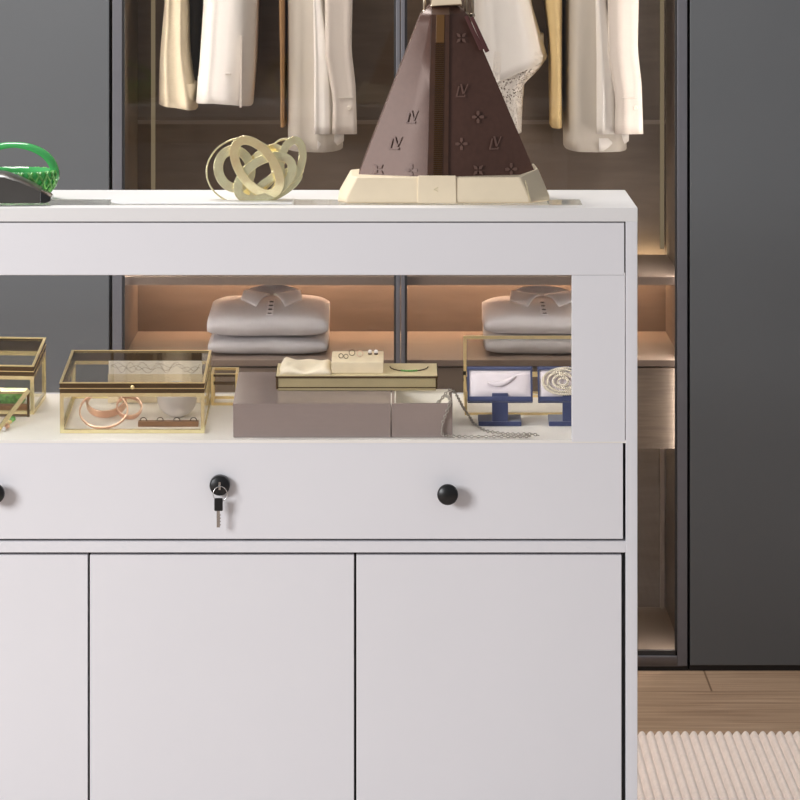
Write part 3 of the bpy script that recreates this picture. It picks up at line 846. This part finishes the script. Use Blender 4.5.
tag(nb.build('bead_necklace', 'bead', None, smooth=True), 'ivory bead necklace coiled on the cushion of the right blue stand', 'necklace')

# ------------------------------------------------------------------ on the cabinet top
T0 = ZT + .0003
# gold interlaced sculpture
YG = .105
def G(px, py, dy=0): return P(px, py, YG + dy)
def s_(n): return n * (DCAM + YG) / F
gs = thing('knot_sculpture', 'pale gold sculpture of interlaced flat rings standing on the thin white slab', 'sculpture', (X(255, YG), YG, T0))
def gring(cx, cy, rx, ry, rot, lean, rad, nor, dy=0, wob=0):
    c = G(cx, cy, dy); ca, sa = math.cos(rot), math.sin(rot)
    u = Vector((ca * s_(rx), lean * s_(rx) * .6, sa * s_(rx))); v = Vector((-sa * s_(ry), lean * s_(ry) * .4, ca * s_(ry)))
    MB().hoop(c, u, v, s_(rad), s_(nor), 56, wob).build('band', 'sculpt', gs, bevel=.0005)
gring(242.5, 170.5, 36, 32.5, .15, .12, 1.6, 8, .016)
gring(234.5, 169, 16, 19, .25, .15, 9.5, 2.0, .004)
gring(257, 167, 17, 31, .62, -.15, 9, 2.2, -.010)
gring(265, 178, 30, 17.5, .55, .15, 9, 2.2, -.004)
gring(262, 170, 13, 27, -.7, -.2, 8, 2.2, .012)
gring(291.5, 160, 10.5, 20, -.22, .25, 8, 2.2, .006)
gring(287, 160.5, 17, 22, .2, -.15, 1.6, 8, .022)
gring(276, 186, 26, 9, .5, .3, 7, 2.2, .004)

# green glass basket
YGb = .17
gc = P(14, 190, YGb); R = 43 * (DCAM + YGb) / F
gb = thing('glass_basket', 'green glass basket with an arched handle behind the dark grey case', 'basket', (gc.x, YGb, T0))
pr = [(R * .45, .0), (R * .70, .004), (R * .93, .016), (R * .98, .026), (R * .97, .034), (R * .90, .0345), (R * .86, .028), (R * .76, .014), (R * .45, .007), (.001, .006)]
pr = [(r, T0 + h * 1.32) for r, h in pr]
b_ = MB().lathe(pr, (gc.x, YGb, 0), n=40).build('bowl', 'green', gb, smooth=True)
# textured weave on the outside
wv = MB()
for q in range(26):
    a0 = 2 * PI * q / 26
    for sgn in (1, -1):
        pts = []
        for s in range(7):
            t = s / 6; a = a0 + sgn * t * .42
            r = R * interp([(0, .78), (.3, .95), (.6, 1.0), (1, .98)], t); pts.append((gc.x + r * math.cos(a), YGb + r * math.sin(a), T0 + .007 + .038 * t))
        wv.tube(pts, .0021, 6)
wv.build('weave', 'greenrim', gb, smooth=True)
pts = []; rr = []
topz = Z(144.5, YGb)
for q in range(33):
    a = PI * q / 32
    pts.append((gc.x + R * .97 * math.cos(a), YGb - .010 * math.sin(a), T0 + .030 + (topz - T0 - .030) * math.sin(a) ** .8)); rr.append(.0036 + .0022 * abs(math.cos(a)))
MB().tube(pts, rr, 10, flat=1.8).build('handle', 'green', gb, smooth=True)

# dark grey wedge-shaped case
YC = .035
cs = thing('glasses_case', 'dark grey tapered case with black tip lying in front of the green basket', 'glasses case', (X(-12, YC), YC + .03, T0))
def case_sec(px, ytop, ybot, tilt=0, wd=.055):
    z1, z0 = Z(ytop, YC + .01), max(T0, Z(ybot, YC))
    x = X(px, YC)
    return [(x - tilt, YC, z0), (x, YC + .004, lerp(z0, z1, .85)), (x + tilt, YC + .014, z1), (x + tilt, YC + wd - .012, z1 + .001), (x, YC + wd, lerp(z0, z1, .8)), (x - tilt, YC + wd, z0)]
secs = [case_sec(*a) for a in ((-72, 196, 203.2), (-55, 184, 203.2), (-32, 174, 203.2), (-12, 171.2, 203.2), (4, 173.2, 203.2), (20, 179, 203.2), (32, 184.8, 203.2), (40, 189.5, 203.2))]
MB().rings(secs).build('shell', 'dark_case', cs, bevel=.001)
secs = [case_sec(40.01, 189.5, 203.2), case_sec(45, 192.4, 203.2), case_sec(50.5, 196.6, 201.0)]
MB().rings(secs).build('tip', 'jet', cs, bevel=.0008)
rn = MB(); pts = []
xa_, xb_ = X(109, .07), X(293, .07)
for q in range(13):
    a = PI / 2 + PI * q / 12; pts.append((xa_ + .030 + .030 * math.cos(a), .107 + .052 * math.sin(a), T0 + .0002))
pts += [(xb_, .055, T0 + .0002), (xb_, .159, T0 + .0002)]
rn.prism(pts, (0, 0, .0028))
o = rn.build('white_slab', 'top_white', None, bevel=.0008)  # flat white slab on the glass inset, rounded at its left end
tag(o, 'thin white round-ended slab lying on the glass inset under the gold sculpture', 'tray')

# ------------------------------------------------------------------ the handbag
bag = thing('handbag', 'brown monogram canvas handbag with cream leather base on the white cabinet top', 'handbag', (X(443, .14), .14, T0))
YM = .178
def bag_edges(py):
    t = (py - 177) / (10 - 177)
    return lerp(357, 422, t), lerp(437, 440, t), lerp(537, 466, t), t
def bag_ring(py):
    l, c, r, t = bag_edges(py)
    yf = lerp(.078, .112, t); yb = lerp(.240, .238, t); hw = lerp(.052, .052, t)
    q = []
    def pt(px, y): p = P(px, py, YM); return Vector((X(px, YM), y, p.z))
    kx = 6 * (1 - .3 * t)
    return [pt(l, YM + hw), pt(l, YM - hw), pt(lerp(l, c, .5), lerp(YM - hw, yf, .50) - .002), pt(c - 10, yf), pt(c + 10, yf), pt(lerp(r, c, .5), lerp(YM - hw, yf, .50) - .002),
            pt(r, YM - hw), pt(r, YM + hw), pt(lerp(r, c, .5), lerp(YM + hw, yb, .50) + .002), pt(c + 10, yb), pt(c - 10, yb), pt(lerp(l, c, .5), lerp(YM + hw, yb, .50) + .002)]
rs = [bag_ring(py) for py in (186, 177, 150, 120, 90, 60, 35, 22, 15)]
def shrink(r, k, dz):
    c = sum(r, Vector()) / len(r); return [c + (p - c) * k + Vector((0, 0, dz)) for p in r]
rs.append(shrink(bag_ring(10), .9, 0)); rs.append(shrink(bag_ring(10), .62, .008)); rs.append(shrink(bag_ring(10), .2, .011))
MB().rings(rs).build('canvas_body', 'lv', bag, bevel=.003, seg=3)
# zipper strip down the front
def front(px, py, off=.0):
    l, c, r, t = bag_edges(py); yf = lerp(.078, .112, t); hw = lerp(.052, .052, t)
    if px <= c - 10: 
        s = (px - l) / (c - 10 - l); y = lerp(YM - hw, yf, s) - .0028 * (1 - abs(2 * s - 1)) 
    elif px >= c + 10:
        s = (r - px) / (r - c - 10); y = lerp(YM - hw, yf, s) - .0028 * (1 - abs(2 * s - 1))
    else: y = yf
    return Vector((X(px, YM), y - off, P(px, py, YM).z))
st = MB(); rows = []
for py in (179, 160, 130, 100, 70, 45, 30, 20, 13):
    l, c, r, t = bag_edges(py); hwp = lerp(10.6, 9.2, t)
    rows.append([front(c - hwp, py, .0002), front(c - hwp, py, .0030), front(c + hwp, py, .0030), front(c + hwp, py, .0002)])
p = rows[-1]; rows.append([q + Vector((0, .016, .010)) for q in p])
MB().rings(rows).build('zip_strip', 'brownleather', bag, bevel=.001)
zt = MB(); py = 176.0
while py > 41:
    l, c, r, t = bag_edges(py)
    a = front(c - 4.4, py, .0036); b = front(c + 4.4, py, .0036)
    zt.box(a.x, b.x, a.y - .0010, a.y + .0008, a.z, a.z + .0017)
    py -= 2.0
zt.build('zip_teeth', 'zip', bag)
sl = MB(); rows = []
for py in (40.5, 30, 20, 13): 
    c = bag_edges(py)[1]; rows.append([front(c - 4.2, py, .0030), front(c - 4.2, py, .0042), front(c + 4.2, py, .0042), front(c + 4.2, py, .0030)])
MB().rings(rows).build('zip_garage', mat('tan brown leather', rgb(98, 66, 24), .4), bag, bevel=.0006)
# monogram: flowers and interlocked letters printed on both faces
mg = None
def decal(poly, cx, cy, sc):
    pts = []
    for x, y in poly:
        px, py = cx + x * sc, cy - y * sc
        pts.append(front(px, py, .0002))
    c = sum(pts, Vector()) / len(pts)
    mg.rings([[p + Vector((0, .0006, 0)) for p in pts], pts])
def petal_flower(cx, cy, sc, pointed):
    for k in range(4):
        a = k * PI / 2 + (PI / 4 if pointed else 0)
        d = (math.cos(a), math.sin(a)); n = (-d[1], d[0])
        poly = [(d[0] * .12, d[1] * .12), (d[0] * .5 + n[0] * .26, d[1] * .5 + n[1] * .26), (d[0] * 1.0 + n[0] * (.05 if pointed else .2), d[1] * 1.0 + n[1] * (.05 if pointed else .2)),
                (d[0] * 1.0 - n[0] * (.05 if pointed else .2), d[1] * 1.0 - n[1] * (.05 if pointed else .2)), (d[0] * .5 - n[0] * .26, d[1] * .5 - n[1] * .26)]
        decal(poly, cx, cy, sc)
def letters(cx, cy, sc):
    bar = lambda x0, y0, x1, y1, w: [(x0 - w, y0), (x0 + w, y0), (x1 + w, y1), (x1 - w, y1)]
    decal(bar(-.35, .70, -.75, -.95, .12), cx, cy, sc)                       # L
    decal([(-.80, -.95), (.55, -.95), (.62, -.60), (.48, -.60), (.42, -.76), (-.72, -.76)], cx, cy, sc)
    decal(bar(-.05, 1.0, .30, -.50, .15), cx, cy, sc)                        # V
    decal(bar(.98, 1.0, .36, -.50, .08), cx, cy, sc)
i = 0
for ry_, py in enumerate(range(166, 20, -26)):
    l, c, r, t = bag_edges(py)
    for q in range(-4, 5):
        cx = 437 + (q + (.5 if ry_ % 2 else 0)) * 33 + 7
        i = q + 2 * ry_
        if l + 12 < cx < c - 19 or c + 19 < cx < r - 12:
            mg = MB(); k = i % 3
            if k == 0: letters(cx, py, 6.6)
            elif k == 1: petal_flower(cx, py, 6.4, True)
            else: petal_flower(cx, py, 6.0, False)
            mg.build('monogram', 'mono', bag)
# cream leather base
def base_ring(py, k, y_in, up=.011):
    z = Z(py, .06)
    cx = 443.5
    pts = [(338, .085), (346, .060), (529, .060), (550, .105), (548, .225), (530, .245), (348, .245), (338, .225)]
    return [Vector((X(cx + (px - cx) * k, .10), lerp(y, .155, y_in), z + (up if px > 540 and y_in > .05 else 0))) for px, y in pts]
MB().rings([base_ring(203.4, 1.0, 0), base_ring(198, .995, .01), base_ring(177.2, .885, .10), base_ring(177.6, .83, .22, 0)]).build('leather_base', 'bagcream', bag, bevel=.003, seg=3)
tb_ = MB()
def bp(px, py, off): 
    s = (203.4 - py) / (203.4 - 177.2); y = lerp(.060, lerp(.060, .155, .10), s) - off
    return Vector((X(px, .06), y, Z(py, .06)))
tb_.rings([[bp(417.5, 203.2, .0), bp(417.5, 203.2, .003), bp(456.5, 203.2, .003), bp(456.5, 203.2, .0)], [bp(418, 176, .0), bp(418, 176, .003), bp(456, 176, .003), bp(456, 176, .0)]])
tabp = tb_.build('leather_tab', 'bagcream', bag, bevel=.001)
em = MB(); a = bp(434, 190, .0034); 
for (x0, y0, x1, y1) in ((434, 189.5, 438, 187.5), (434, 189.5, 438, 191.5)):
    em.tube([bp(x0, y0, .0034), bp(x1, y1, .0034)], .0005, 5)
em.build('embossed_mark', 'beige_top', tabp)
# seams on the base
sm = MB(); sm.tube([Vector((X(525, .08), .0625, Z(181, .06))), Vector((X(531, .06), .0595, Z(203, .06)))], .0007, 5)
sm.build('seam', 'beige_top', bag)
# hardware and handles
posts = ((424.5, 15), (432, 10), (466, 17), (472.5, 18))
for px, py in posts:
    a, b = P(px, py + 1, .150), P(px, -14, .150)
    hw_ = MB().tube([a, b], .0026, 10)
    hw_.lathe([(.0005, -.001), (.0040, 0), (.0040, .004), (.0028, .0055)], a + Vector((0, 0, .004)), n=12)
    hw_.build('handle_post', 'hookmetal', bag, smooth=True)
for y, dpx in ((.136, 0), (.172, 5)):
    pts = []
    for q in range(25):
        a = PI * q / 24
        pts.append((X(lerp(427 + dpx, 469 + dpx, (1 - math.cos(a)) / 2), y), y, Z(-6, y) + .11 * math.sin(a)))
    MB().tube(pts, .0058, 10).build('handle', 'bagcream', bag, smooth=True)
fl = MB(); fl.rings([[P(431, 6, .124), P(462, 4, .124), P(462, 6, .150), P(431, 8, .150)], [P(434, -8, .124), P(460, -8, .124), P(460, -8, .150), P(434, -8, .150)]])
fl.build('top_patch', 'bagcream', bag, bevel=.001)
for (a, b) in (((466, 16), (482, 50)), ((471.5, 17), (487.5, 52))):
    p, q = P(*a, .112), P(*b, .112)
    d = (q - p).normalized(); n_ = Vector((d.z, 0, -d.x)) * -.0036
    MB().rings([[p - n_ * .8, p + n_ * .8, p + n_ * .8 + Vector((0, .003, 0)), p - n_ * .8 + Vector((0, .003, 0))], [q - n_, q + n_, q + n_ + Vector((0, .003, 0)), q - n_ + Vector((0, .003, 0))]]).build('handle_tab', 'redleather', bag, bevel=.0008)

# ------------------------------------------------------------------ folded shirts
def shirt_body(mb, xa, xb, y0, y1, z0, hf, hb, seed, sag=.0):
    N, K = 28, 22; rs = []
    rnd = random.Random(seed); ph = [rnd.uniform(0, 6) for _ in range(4)]
    for i in range(N + 1):
        a = i / N; x = lerp(xa, xb, a)
        e = (1 - abs(2 * a - 1) ** 5) ** .5 if 0 < i < N else .28
        e = .35 + .65 * e
        mid = z0 + hf * .42
        ring = []
        prof = [(0.03, .10), (0, .35), (0.0, .62), (.03, .88), (.10, 1.0)]
        for fx, fz in prof:
            ring.append((x, lerp(y0, y1, fx), z0 + hf * (.5 + (fz - .5) * e)))
        for s in range(1, 6):
            t = s / 5; hgt_ = lerp(hf, hb, t ** .9)
            ring.append((x, lerp(y0, y1, .10 + .8 * t), z0 + hgt_ * (.5 + .5 * e) * (1 + .02 * math.sin(5 * a + ph[0] + 3 * t))))
        ring += [(x, y1, z0 + hb * .6), (x, lerp(y0, y1, .98), z0 + .001), (x, lerp(y0, y1, .5), z0 + .0004)]
        w = .0022 * math.sin(9 * a + ph[1]) + .0014 * math.sin(17 * a + ph[2])
        ring = [(p[0], p[1] + w * (p[1] < lerp(y0, y1, .3)), max(z0 + .0004, p[2] + .4 * w * (p[2] > z0 + hf * .3))) for p in ring]
        rs.append([Vector(p) for p in ring])
    mb.rings(rs)
ZF = ZS2 + .0004
def shirt_stack(pl, pr, pc, zlow_py, top_py, mlow, mtop, where):
    y0, y1 = 1.512, 1.80
    hlow = Z(zlow_py, y0) - ZF
    x0, x1 = X(pl, y0), X(pr, y0)
    mb = MB(); shirt_body(mb, x0 + .002, x1 - .001, y0, y1, ZF, hlow, hlow * 1.05, pl)
    lo = mb.build('folded_shirt', mlow, None, smooth=True)
    tag(lo, 'grey folded shirt at the bottom of the pile ' + where, 'shirt', 'folded shirts on the lit shelf')
    zb = ZF + hlow * 1.09
    t = thing('folded_shirt', 'grey folded collared shirt on top of the pile ' + where, 'shirt', ((x0 + x1) / 2, 1.66, zb), 'folded shirts on the lit shelf')
    hf = Z(317, y0) - zb; hb = Z(top_py, y1 - .05) - zb
    mb = MB(); shirt_body(mb, x0, x1 - .0, y0 - .004, y1, zb, hf, hb, pr + 1)
    mb.build('body', mtop, t, smooth=True)
    # surface height along the centre for placket and collar
    def surf(fy):                              # fy: 0 front .. 1 back
        if fy < .1: return zb + hf
        s = (fy - .10) / .8; return zb + lerp(hf, hb, min(1, s) ** .9) * 1.0
    pm = MB(); rows = []
    cx = X(pc, 1.6)
    for s in range(9):
        fy = lerp(.07, .62, s / 8); y = lerp(y0 - .004, y1, fy); z = surf(fy) + .0035
        rows.append([(cx - .0065, y, z - .002), (cx - .0065, y, z), (cx + .0065, y, z), (cx + .0065, y, z - .002)])
    pk = pm.build if False else None
    pl_ = MB().rings(rows).build('placket', 'shirt_light', t, smooth=False, bevel=.0006)
    for s in range(4):
        fy = lerp(.10, .54, s / 3); y = lerp(y0 - .004, y1, fy); z = surf(fy) + .0036
        MB().lathe([(.0042, -.001), (.0042, .0012), (.0034, .0018), (.0005, .0014)], (cx, y - .001, z), n=14).build('button', 'button', t)
    # collar: standing band plus two pointed leaves
    yb_, yf_ = lerp(y0, y1, .95), lerp(y0, y1, .60)
    zc = surf(.62); zk = Z(top_py - 11, yb_)
    rw = X(pc + 30, 1.66) - cx; bnd = []
    for s in range(17):
        a = -PI * .5 + 2 * PI * (s / 16) * .5 * 1.0
        a = PI * (s / 16)
        x = cx - rw * .92 * math.cos(a); y = lerp(yf_, yb_, math.sin(a)); zz = lerp(surf(.62), surf(.9), math.sin(a))
        top = lerp(zc + .018, zk, math.sin(a) ** .7)
        bnd.append([(x, y, zz - .003), (x * 1.0, y + .0035, zz - .003), (x, y + .0045, top), (x, y, top + .0006)])
    cb = MB().rings(bnd).build('collar', 'collar', t, smooth=True)
    for sg in (-1, 1):
        # leaf: from band top outwards down to a point at the front
        pA = Vector((cx + sg * rw * .93, lerp(yf_, yb_, .55), zk - .004)); pB = Vector((cx + sg * .004, yf_ - .012, surf(.55) + .019))
        pC = Vector((cx + sg * rw * .50, lerp(y0, y1, .34), surf(.34) + .0075)); pD = Vector((cx + sg * rw * 1.05, lerp(y0, y1, .55), surf(.55) + .010))
        off = Vector((0, .0015, .0035)); lf = MB(); N = 6; rows = []
        for i in range(N + 1):
            r = []
            for j in range(N + 1):
                a, b = i / N, j / N
                p = (pB.lerp(pA, a)).lerp(pC.lerp(pD, a), b) + Vector((0, 0, .006 * math.sin(PI * b)))
                r.append(p)
            rows.append(r)
        lf.rings(rows, cap=False, closed=False); lf.rings([[p - off for p in r] for r in rows], cap=False, closed=False)
        edge = [rows[0], rows[-1], [r[0] for r in rows], [r[-1] for r in rows]]
        for e in edge: lf.rings([e, [p - off for p in e]], cap=False, closed=False)
        lf.build('collar_leaf', 'shirt_light', cb, smooth=True)
shirt_stack(207, 327.5, 270.5, 339.5, 296, 'shirt', 'shirt', 'left of the glass door joint')
shirt_stack(485, 603, 543.5, 337.5, 297, 'shirt_light', 'shirt_light', 'at the right end of the shelf')

# ------------------------------------------------------------------ hanging clothes
YCL = 1.70
def loft_garment(name_root, part, m, left, right, hemL, hemR, hy=.15, yc=YCL, folds=5, amp=.006, seed=1, top_py=-175, shoulder=True, hem_curve=0.0, ypx=None):
    rnd = random.Random(seed); ph = [rnd.uniform(0, 6) for _ in range(3)]
    yp = ypx if ypx is not None else yc - hy * .55
    NS, NR = 48, 26; rs = []
    for r in range(NR + 1):
        t = r / NR; ring = []
        for k in range(NS):
            a = 2 * PI * k / NS
            ca, sa = math.cos(a), math.sin(a)
            sx = math.copysign(abs(ca) ** .55, ca); sy = math.copysign(abs(sa) ** .55, sa)
            hem = lerp(hemL, hemR, (sx + 1) / 2) + hem_curve * (1 - sx * sx)
            py = lerp(hem, top_py, t)
            l = interp(left, py); rg = interp(right, py)
            if shoulder and py < top_py + 50:
                s = max(0, (py - top_py) / 50); q = .18 + .82 * math.sqrt(max(0, 1 - (1 - s) ** 2)); c = (l + rg) / 2
                l, rg = c + (l - c) * q, c + (rg - c) * q
            px = lerp(l, rg, (sx + 1) / 2)
            damp = (1 - t) ** .4
            y = yc - sy * hy * (1 if sy > 0 else 1) + damp * amp * (math.sin(folds * sx * 2 + ph[0]) + .5 * math.sin(folds * 3.7 * sx + ph[1] + 2 * t))
            p = P(px, py, yp)
            xoff = damp * amp * .25 * math.sin(7 * t + ph[2])
            ring.append(Vector((p.x + xoff * (abs(sx) < .98), y, p.z)))
        rs.append(ring)
    o = MB(); o.rings(rs, cap=False)
    # inner turned hem so the garment reads as cloth with an open bottom
    inner = [p + Vector(((sum(q.x for q in rs[0]) / NS - p.x) * .06, (yc - p.y) * .06, .0)) for p in rs[0]]
    up = [p + Vector((0, 0, .05)) for p in inner]
    up2 = [Vector((sum(q.x for q in rs[0]) / NS, yc, p.z)) .lerp(p, .4) for p in up]
    o.rings([rs[0], inner, up, up2], cap=False)
    o.bm.faces.ensure_lookup_table()
    return o.build(part, m, name_root, smooth=True)
def hanger(px, label):
    x = X(px, YCL); zt = Z(-175, YCL)
    t = thing('clothes_hanger', label, 'clothes hanger', (x, YCL, zt), 'hangers on the wardrobe rail')
    pts = [(x, YCL - .15 + .3 * s / 16, zt + .004 + .05 * (1 - abs(2 * s / 16 - 1)) ** 1.0) for s in range(17)]
    MB().tube(pts, .007, 8).build('arm', 'wood', t, smooth=True)
    z0 = zt + .050; pts = [(x, YCL, z0), (x, YCL, RODZ - .022)]
    for s in range(13):
        a = -PI / 2 - s / 12 * PI * 1.35
        pts.append((x, YCL + .0155 * math.cos(a), RODZ + .0155 * math.sin(a) - .0))
    MB().tube(pts, .0022, 8).build('hook', 'hookmetal', t, smooth=True)
def garment(name, label, cat, px):
    return thing(name, label, cat, (X(px, YCL), YCL, Z(-175, YCL)), 'clothes hanging in the wardrobe')
G_ = 'clothes hanging in the wardrobe'
t = garment('hanging_trousers', 'cream linen trousers hanging at the far left behind the wardrobe glass', 'trousers', 178)
loft_garment(t, 'leg', 'cl_cream', [(0, 165), (60, 159), (105, 158)], [(0, 187), (50, 188), (112, 196)], 104, 110, .09, YCL - .03, 3, .006, 3)
loft_garment(t, 'leg', 'cl_grey', [(0, 176), (95, 181)], [(0, 203), (95, 200)], 92, 92, .05, YCL + .12, 3, .006, 4)
t = garment('hanging_coat', 'bright white coat hanging second from the left, right of the cream trousers', 'coat', 230)
loft_garment(t, 'body', 'cl_white', [(0, 203), (60, 199), (103, 195.5)], [(0, 257.5), (60, 255.5), (110, 251)], 102.5, 106, .14, YCL - .01, 3, .005, 5, hem_curve=-2)
pk = P(232, 70, YCL - .155)
MB().box(X(225, YCL - .16), X(231, YCL - .16), YCL - .158, YCL - .148, Z(75, YCL - .15), Z(73.6, YCL - .15)).build('pocket', 'cl_stone', t, bevel=.0006)
MB().rings([[P(240.6, 36, YCL - .162), P(242.2, 36, YCL - .162), P(242.2, 36, YCL - .145), P(240.6, 36, YCL - .145)], [P(239.4, 108, YCL - .162), P(241.6, 107.5, YCL - .162), P(241.6, 107.5, YCL - .145), P(239.4, 108, YCL - .145)]]).build('front_edge', 'cl_pale', t)
def jacket(pl, pr, label, strip_l, strip_r, flap_l, left_edge_m, seed):
    t = garment('hanging_jacket', label, 'jacket', (pl + pr) / 2)
    loft_garment(t, 'body', 'cl_stone', [(0, pl), (150, pl + 1)], [(0, lerp(pl, pr, .86)), (100, lerp(pl, pr, .80)), (150, lerp(pl, pr, .80))], 148.5, 149, .13, YCL + .02, 2.2, .006, seed, hem_curve=1.5)
    loft_garment(t, 'front_panel', 'cl_white', [(0, strip_l), (60, strip_l + 1), (136, strip_l + 1)], [(0, strip_r + 2), (60, strip_r + 10), (136, strip_r + 12)], 134, 134, .020, YCL - .125, 2, .002, seed + 1, top_py=-120)
    loft_garment(t, 'front_flap', 'cl_pale', [(0, flap_l), (55, flap_l), (100, flap_l + 8), (134, flap_l + 7)], [(0, pr - 4), (50, pr - 5), (85, pr - 1), (134, pr + .5)], 134, 134, .018, YCL - .150, 2, .002, seed + 2, top_py=-120)
    c = P(pr - 7.5, 108, YCL - .172)
    MB().lathe([(.0045, .002), (.0045, -.001), (.0035, -.002), (.0005, -.0016)], c, 'y', 16).build('button', 'paper', t)
    a = P(flap_l + 14, 98, YCL - .172); b = P(flap_l + 28, 98, YCL - .172)
    MB().box(a.x, b.x, a.y + .001, a.y + .006, a.z - .001, a.z + .001).build('pocket', 'cl_stone', t, bevel=.0004)
    # curled under-hem
    N = 10; rows = []
    for s in range(N + 1):
        q = s / N; px = lerp(lerp(pl, pr, .44), lerp(pl, pr, .82), q)
        yb = lerp(151, 141, q ** 2.2); yt = 134
        rows.append([P(px, yt, YCL - .10), P(px, lerp(yt, yb, .6), YCL - .118 + .03 * q), P(px, yb, YCL - .110 + .03 * q), P(px, yb - 1, YCL - .100 + .03 * q), P(px, yt, YCL - .09)])
    MB().rings(rows).build('hem_facing', 'cl_white', t, smooth=True)
    return t
jacket(286.5, 356.5, 'stone beige jacket with white facing hanging left of the glass door joint', 313, 320, 325, 0, 11)
t = garment('hanging_shirt', 'tan cotton shirt showing as a thin edge behind the left stone jacket', 'shirt', 284)
loft_garment(t, 'body', 'cl_tan', [(0, 278.5), (60, 280), (127, 281)], [(0, 285.6), (127, 285.6)], 126, 126, .10, YCL + .02, 2, .003, 15)
t = garment('crochet_top', 'white top with crochet net hem hanging behind the handbag', 'top', 505)
loft_garment(t, 'body', 'cl_white', [(0, 474), (60, 470)], [(0, 531), (30, 540), (57, 548.5), (62, 546)], 92, 60, .12, YCL, 3, .005, 17)
loft_garment(t, 'net_hem', 'crochet', [(40, 471), (80, 480), (130, 492)], [(40, 541), (57, 548.4), (68, 541), (84, 525), (132, 521.5)], 132, 132, .116, YCL + .0, 3, .006, 18, top_py=50, shoulder=False)
t = garment('hanging_shirt', 'straw yellow linen shirt hanging between the crochet top and the right jacket', 'shirt', 556)
loft_garment(t, 'body', 'cl_yellow', [(0, 545.5), (36, 549.6), (60, 550.8), (127, 551.2)], [(0, 562.5), (127, 562)], 127, 127, .10, YCL - .005, 2, .003, 19)
jacket(564.5, 643, 'stone beige jacket with white facing hanging at the far right beside the shelf lighting', 596, 604, 608, 0, 21)
for px, lb in ((178, 'the cream trousers'), (230, 'the white coat'), (321.5, 'the left stone jacket'), (284, 'the tan shirt'), (505, 'the crochet top'), (556, 'the yellow shirt'), (604, 'the right stone jacket')):
    hanger(px, 'wooden hanger with metal hook carrying ' + lb)

# ------------------------------------------------------------------ light
def area(name, loc, target, size, size_y, power, col):
    l = bpy.data.lights.new(name, 'AREA'); l.shape = 'RECTANGLE'; l.size = size; l.size_y = size_y; l.energy = power; l.color = col
    o = bpy.data.objects.new(name, l); COL.objects.link(o); o.location = loc
    o.rotation_euler = (Vector(target) - Vector(loc)).to_track_quat('-Z', 'Y').to_euler()
    return o
area('window_light', (-3.5, -3.3, 2.0), (0, .3, .8), 1.4, 1.5, 172, (.97, .98, 1))
area('fill_light', (-.75, .85, 2.9), (-.3, .7, 0), 1.0, .8, 55, (1, .97, .94))  # unseen overhead fill added to brighten the rug and floor
W = bpy.data.worlds.new('studio'); SC.world = W; W.use_nodes = True
bg = W.node_tree.nodes['Background']; bg.inputs[0].default_value = (.93, .95, 1, 1); bg.inputs[1].default_value = .30

# ------------------------------------------------------------------ camera
cam = bpy.data.cameras.new('camera'); co = bpy.data.objects.new('camera', cam); COL.objects.link(co)
co.location = (0, -DCAM, CAMZ); co.rotation_euler = (PI / 2, 0, 0)
cam.sensor_width = 36; cam.lens = F / 800 * 36; cam.sensor_fit = 'HORIZONTAL'
cam.shift_x = (400 - VX) / 800; cam.shift_y = -(400 - HY) / 800
cam.clip_start = .1; cam.clip_end = 60
SC.camera = co
SC.view_settings.view_transform = 'Standard'; SC.view_settings.look = 'None'; SC.view_settings.gamma = 1; SC.view_settings.use_curve_mapping = False
SC.view_settings.exposure = 0.06
SC.cycles.transparent_max_bounces = 64
SC.cycles.max_bounces = 14
SC.cycles.sample_clamp_indirect = 6
